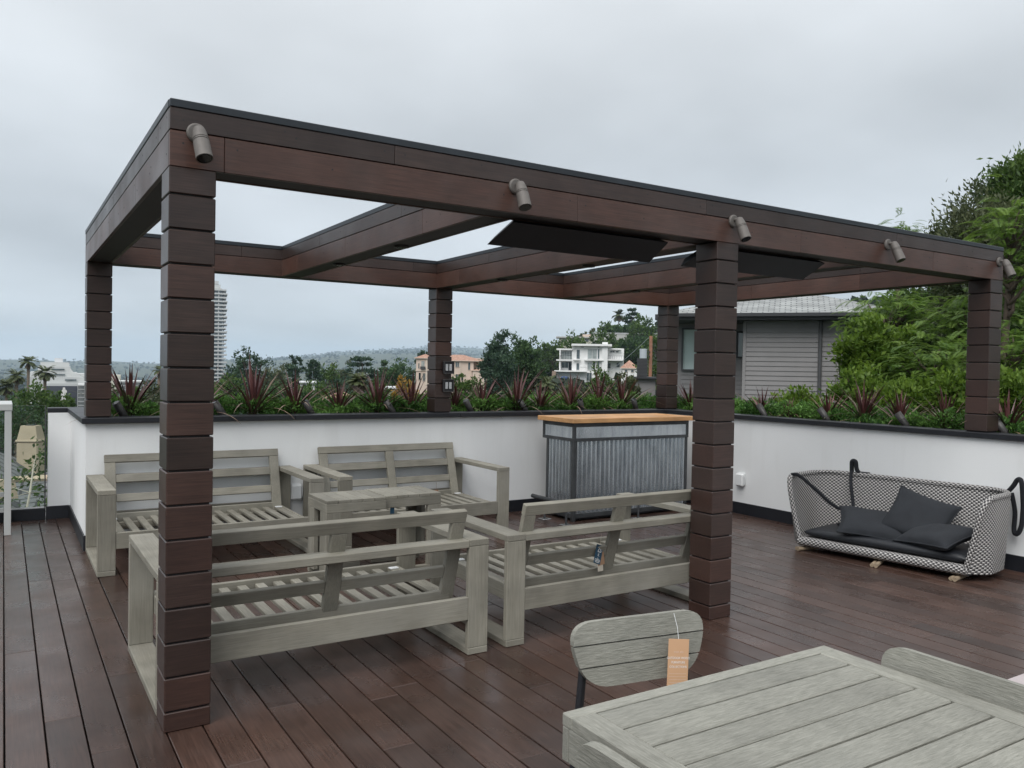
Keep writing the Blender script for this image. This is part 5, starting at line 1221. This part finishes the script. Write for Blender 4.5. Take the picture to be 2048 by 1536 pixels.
slope('far_slope', [nP(97, 948, 17.5), nP(170, 960, 22), nP(60, 930, 23), nP(-80, 880, 17), nP(25, 912, 17.3)][::-1], 'slate_shingle', nr.t)
slope('slope', [nP(30, 960, 13.6), nP(100, 958, 13.4), nP(150, 1120, 10.5), nP(60, 1120, 10.5)][::-1], 'slate_shingle', nr.t)
MB().tube([nP(25, 959, 13.55), nP(98, 956, 13.35)], .05, 6).build('ridge_cap', 'tan_stucco', nr.t)
MB().obox(nr_c := nP(66, 975, 13.8), (1, 0, 0), (0, 1, 0), (0, 0, 1), .45, .05, .14).build('dormer_wall', 'tan_stucco', nr.t)
cz = Far('chimney', 'tan stucco chimney with tapered cap on neighbouring roof', 'chimney', 60, 920, 17); m_ = cz.m; cz.t.rotation_euler.z += rad(-24)
MB().box(-20*m_, 20*m_, -14*m_, 22*m_, -60*m_, 36*m_, .02).build('shaft', 'tan_stucco', cz.t)
MB().box(-21.5*m_, 21.5*m_, -15.5*m_, 23.5*m_, 36.2*m_, 41.5*m_, .012).build('band', 'tan_stucco', cz.t)
a, b_, c_, d_ = 19*m_, 13*m_, 21*m_, 14*m_
MB().add([(-a, -b_, 41.6*m_), (a, -b_, 41.6*m_), (a, c_, 41.6*m_), (-a, c_, 41.6*m_), (-d_, -b_*.7, 69*m_), (d_, -b_*.7, 69*m_), (d_, c_*.75, 69*m_), (-d_, c_*.75, 69*m_)],
         [(0, 1, 5, 4), (1, 2, 6, 5), (2, 3, 7, 6), (3, 0, 4, 7), (4, 5, 6, 7)]).build('tapered_cap', 'tan_stucco', cz.t)
MB().box(-d_*.6, d_*.6, -b_*.3, c_*.4, 69.1*m_, 70.2*m_).build('flue', 'fascia', cz.t)
# scrambling shrub against the glass
p_ = at(62, 1000, 10.5); sc_ = thing('climbing_shrub', 'thin straggling shrub with bare pale stem outside the glass', 'shrub', (p_.x, p_.y, ground(p_.x, p_.y))); g_ = sc_.location.z
mb = MB(); stem = [at(50, 1035, 10.2), at(60, 985, 10.3), at(66, 940, 10.5), at(71, 915, 10.6)]
mb.tube([Vector((p_.x, p_.y, g_))-sc_.location]+[v-sc_.location for v in stem], [.03, .014, .012, .009, .005], 6)
P = []
for cxp, cyp, r_, nn_ in ((71, 920, .12, 22), (80, 935, .13, 26), (62, 950, .11, 16), (88, 985, .14, 40), (84, 1008, .14, 46), (48, 955, .10, 12), (92, 900, .14, 34), (8, 970, .2, 50), (3, 1000, .18, 40)):
    q = at(cxp, cyp, 10.6)-sc_.location; mb.tube([stem[1 if cyp > 960 else 2]-sc_.location, q], [.004, .002], 4); P += [tuple(q+Vector(RNG.normal(0, r_*.55, 3))) for _ in range(nn_)]
mb.build('stem', 'string', sc_); nP_ = len(P)
leaves('crown', np.array(P), unit(nP_), unit(nP_), RNG.uniform(.05, .09, nP_), RNG.uniform(.025, .04, nP_), RNG.random(nP_), 'leaf_mid', sc_)

# ------------------------------------------------------------------ far wooded basin and hills
V, Q, T = [], [], []
def blobs(n, d0, d1, a0, a1, s0, s1, asp=1.0):
    for i in range(n):
        d = d0*(d1/d0)**random.random(); a = rad(random.uniform(a0, a1)); x = CAM.x+d*math.sin(a); y = CAM.y+d*math.cos(a); z = ground(x, y); s = random.uniform(s0, s1)*(d/800)**.12; tn = random.random()
        for k in range(9):
            u = unit(1)[0]; c = np.array([x, y, z+s*.55*asp])+u*np.array([s, s, s*.6*asp])*.55; v1 = unit(1)[0]; v2 = np.cross(v1, unit(1)[0]); v2 /= np.linalg.norm(v2)+1e-6
            o = len(V); h = s*.55
            V.extend([c-v1*h, c+v2*h*.7, c+v1*h, c-v2*h*.7]); Q.append((o, o+1, o+2, o+3)); T.extend([min(1, max(0, tn*.7+random.gauss(.15, .12)))]*4)
blobs(4200, 380, 6800, -6, 36, 6, 11); blobs(900, 230, 600, -6, 34, 4, 8); blobs(1200, 5500, 9500, 10, 36, 8, 12); blobs(700, 240, 480, 33, 66, 3, 6); blobs(500, 60, 240, -4, 34, 1.6, 3.4); blobs(400, 50, 250, 34, 66, 1.6, 3.4)
tag(link('distant_woodland', fast_mesh('distant_woodland', np.array(V), np.array(Q), 'leaf_far', np.array(T))), 'far hazy woodland covering the basin and hills', 'woodland', kind='stuff')

# ------------------------------------------------------------------ hazy air
me = MB().box(-13600, 13600, -13600, 13600, -75, 330).mesh('haze', None)
hm = bpy.data.materials.new('haze'); hm.use_nodes = True; hn = hm.node_tree; hn.nodes.clear()
ho = hn.nodes.new('ShaderNodeOutputMaterial'); pv = hn.nodes.new('ShaderNodeVolumePrincipled'); pv.inputs['Color'].default_value = (.68, .84, 1, 1); pv.inputs['Density'].default_value = 1.0e-4
hn.links.new(pv.outputs[0], ho.inputs['Volume']); me.materials.append(hm)
tag(link('haze', me), 'pale hazy air over the city', 'haze', kind='stuff')
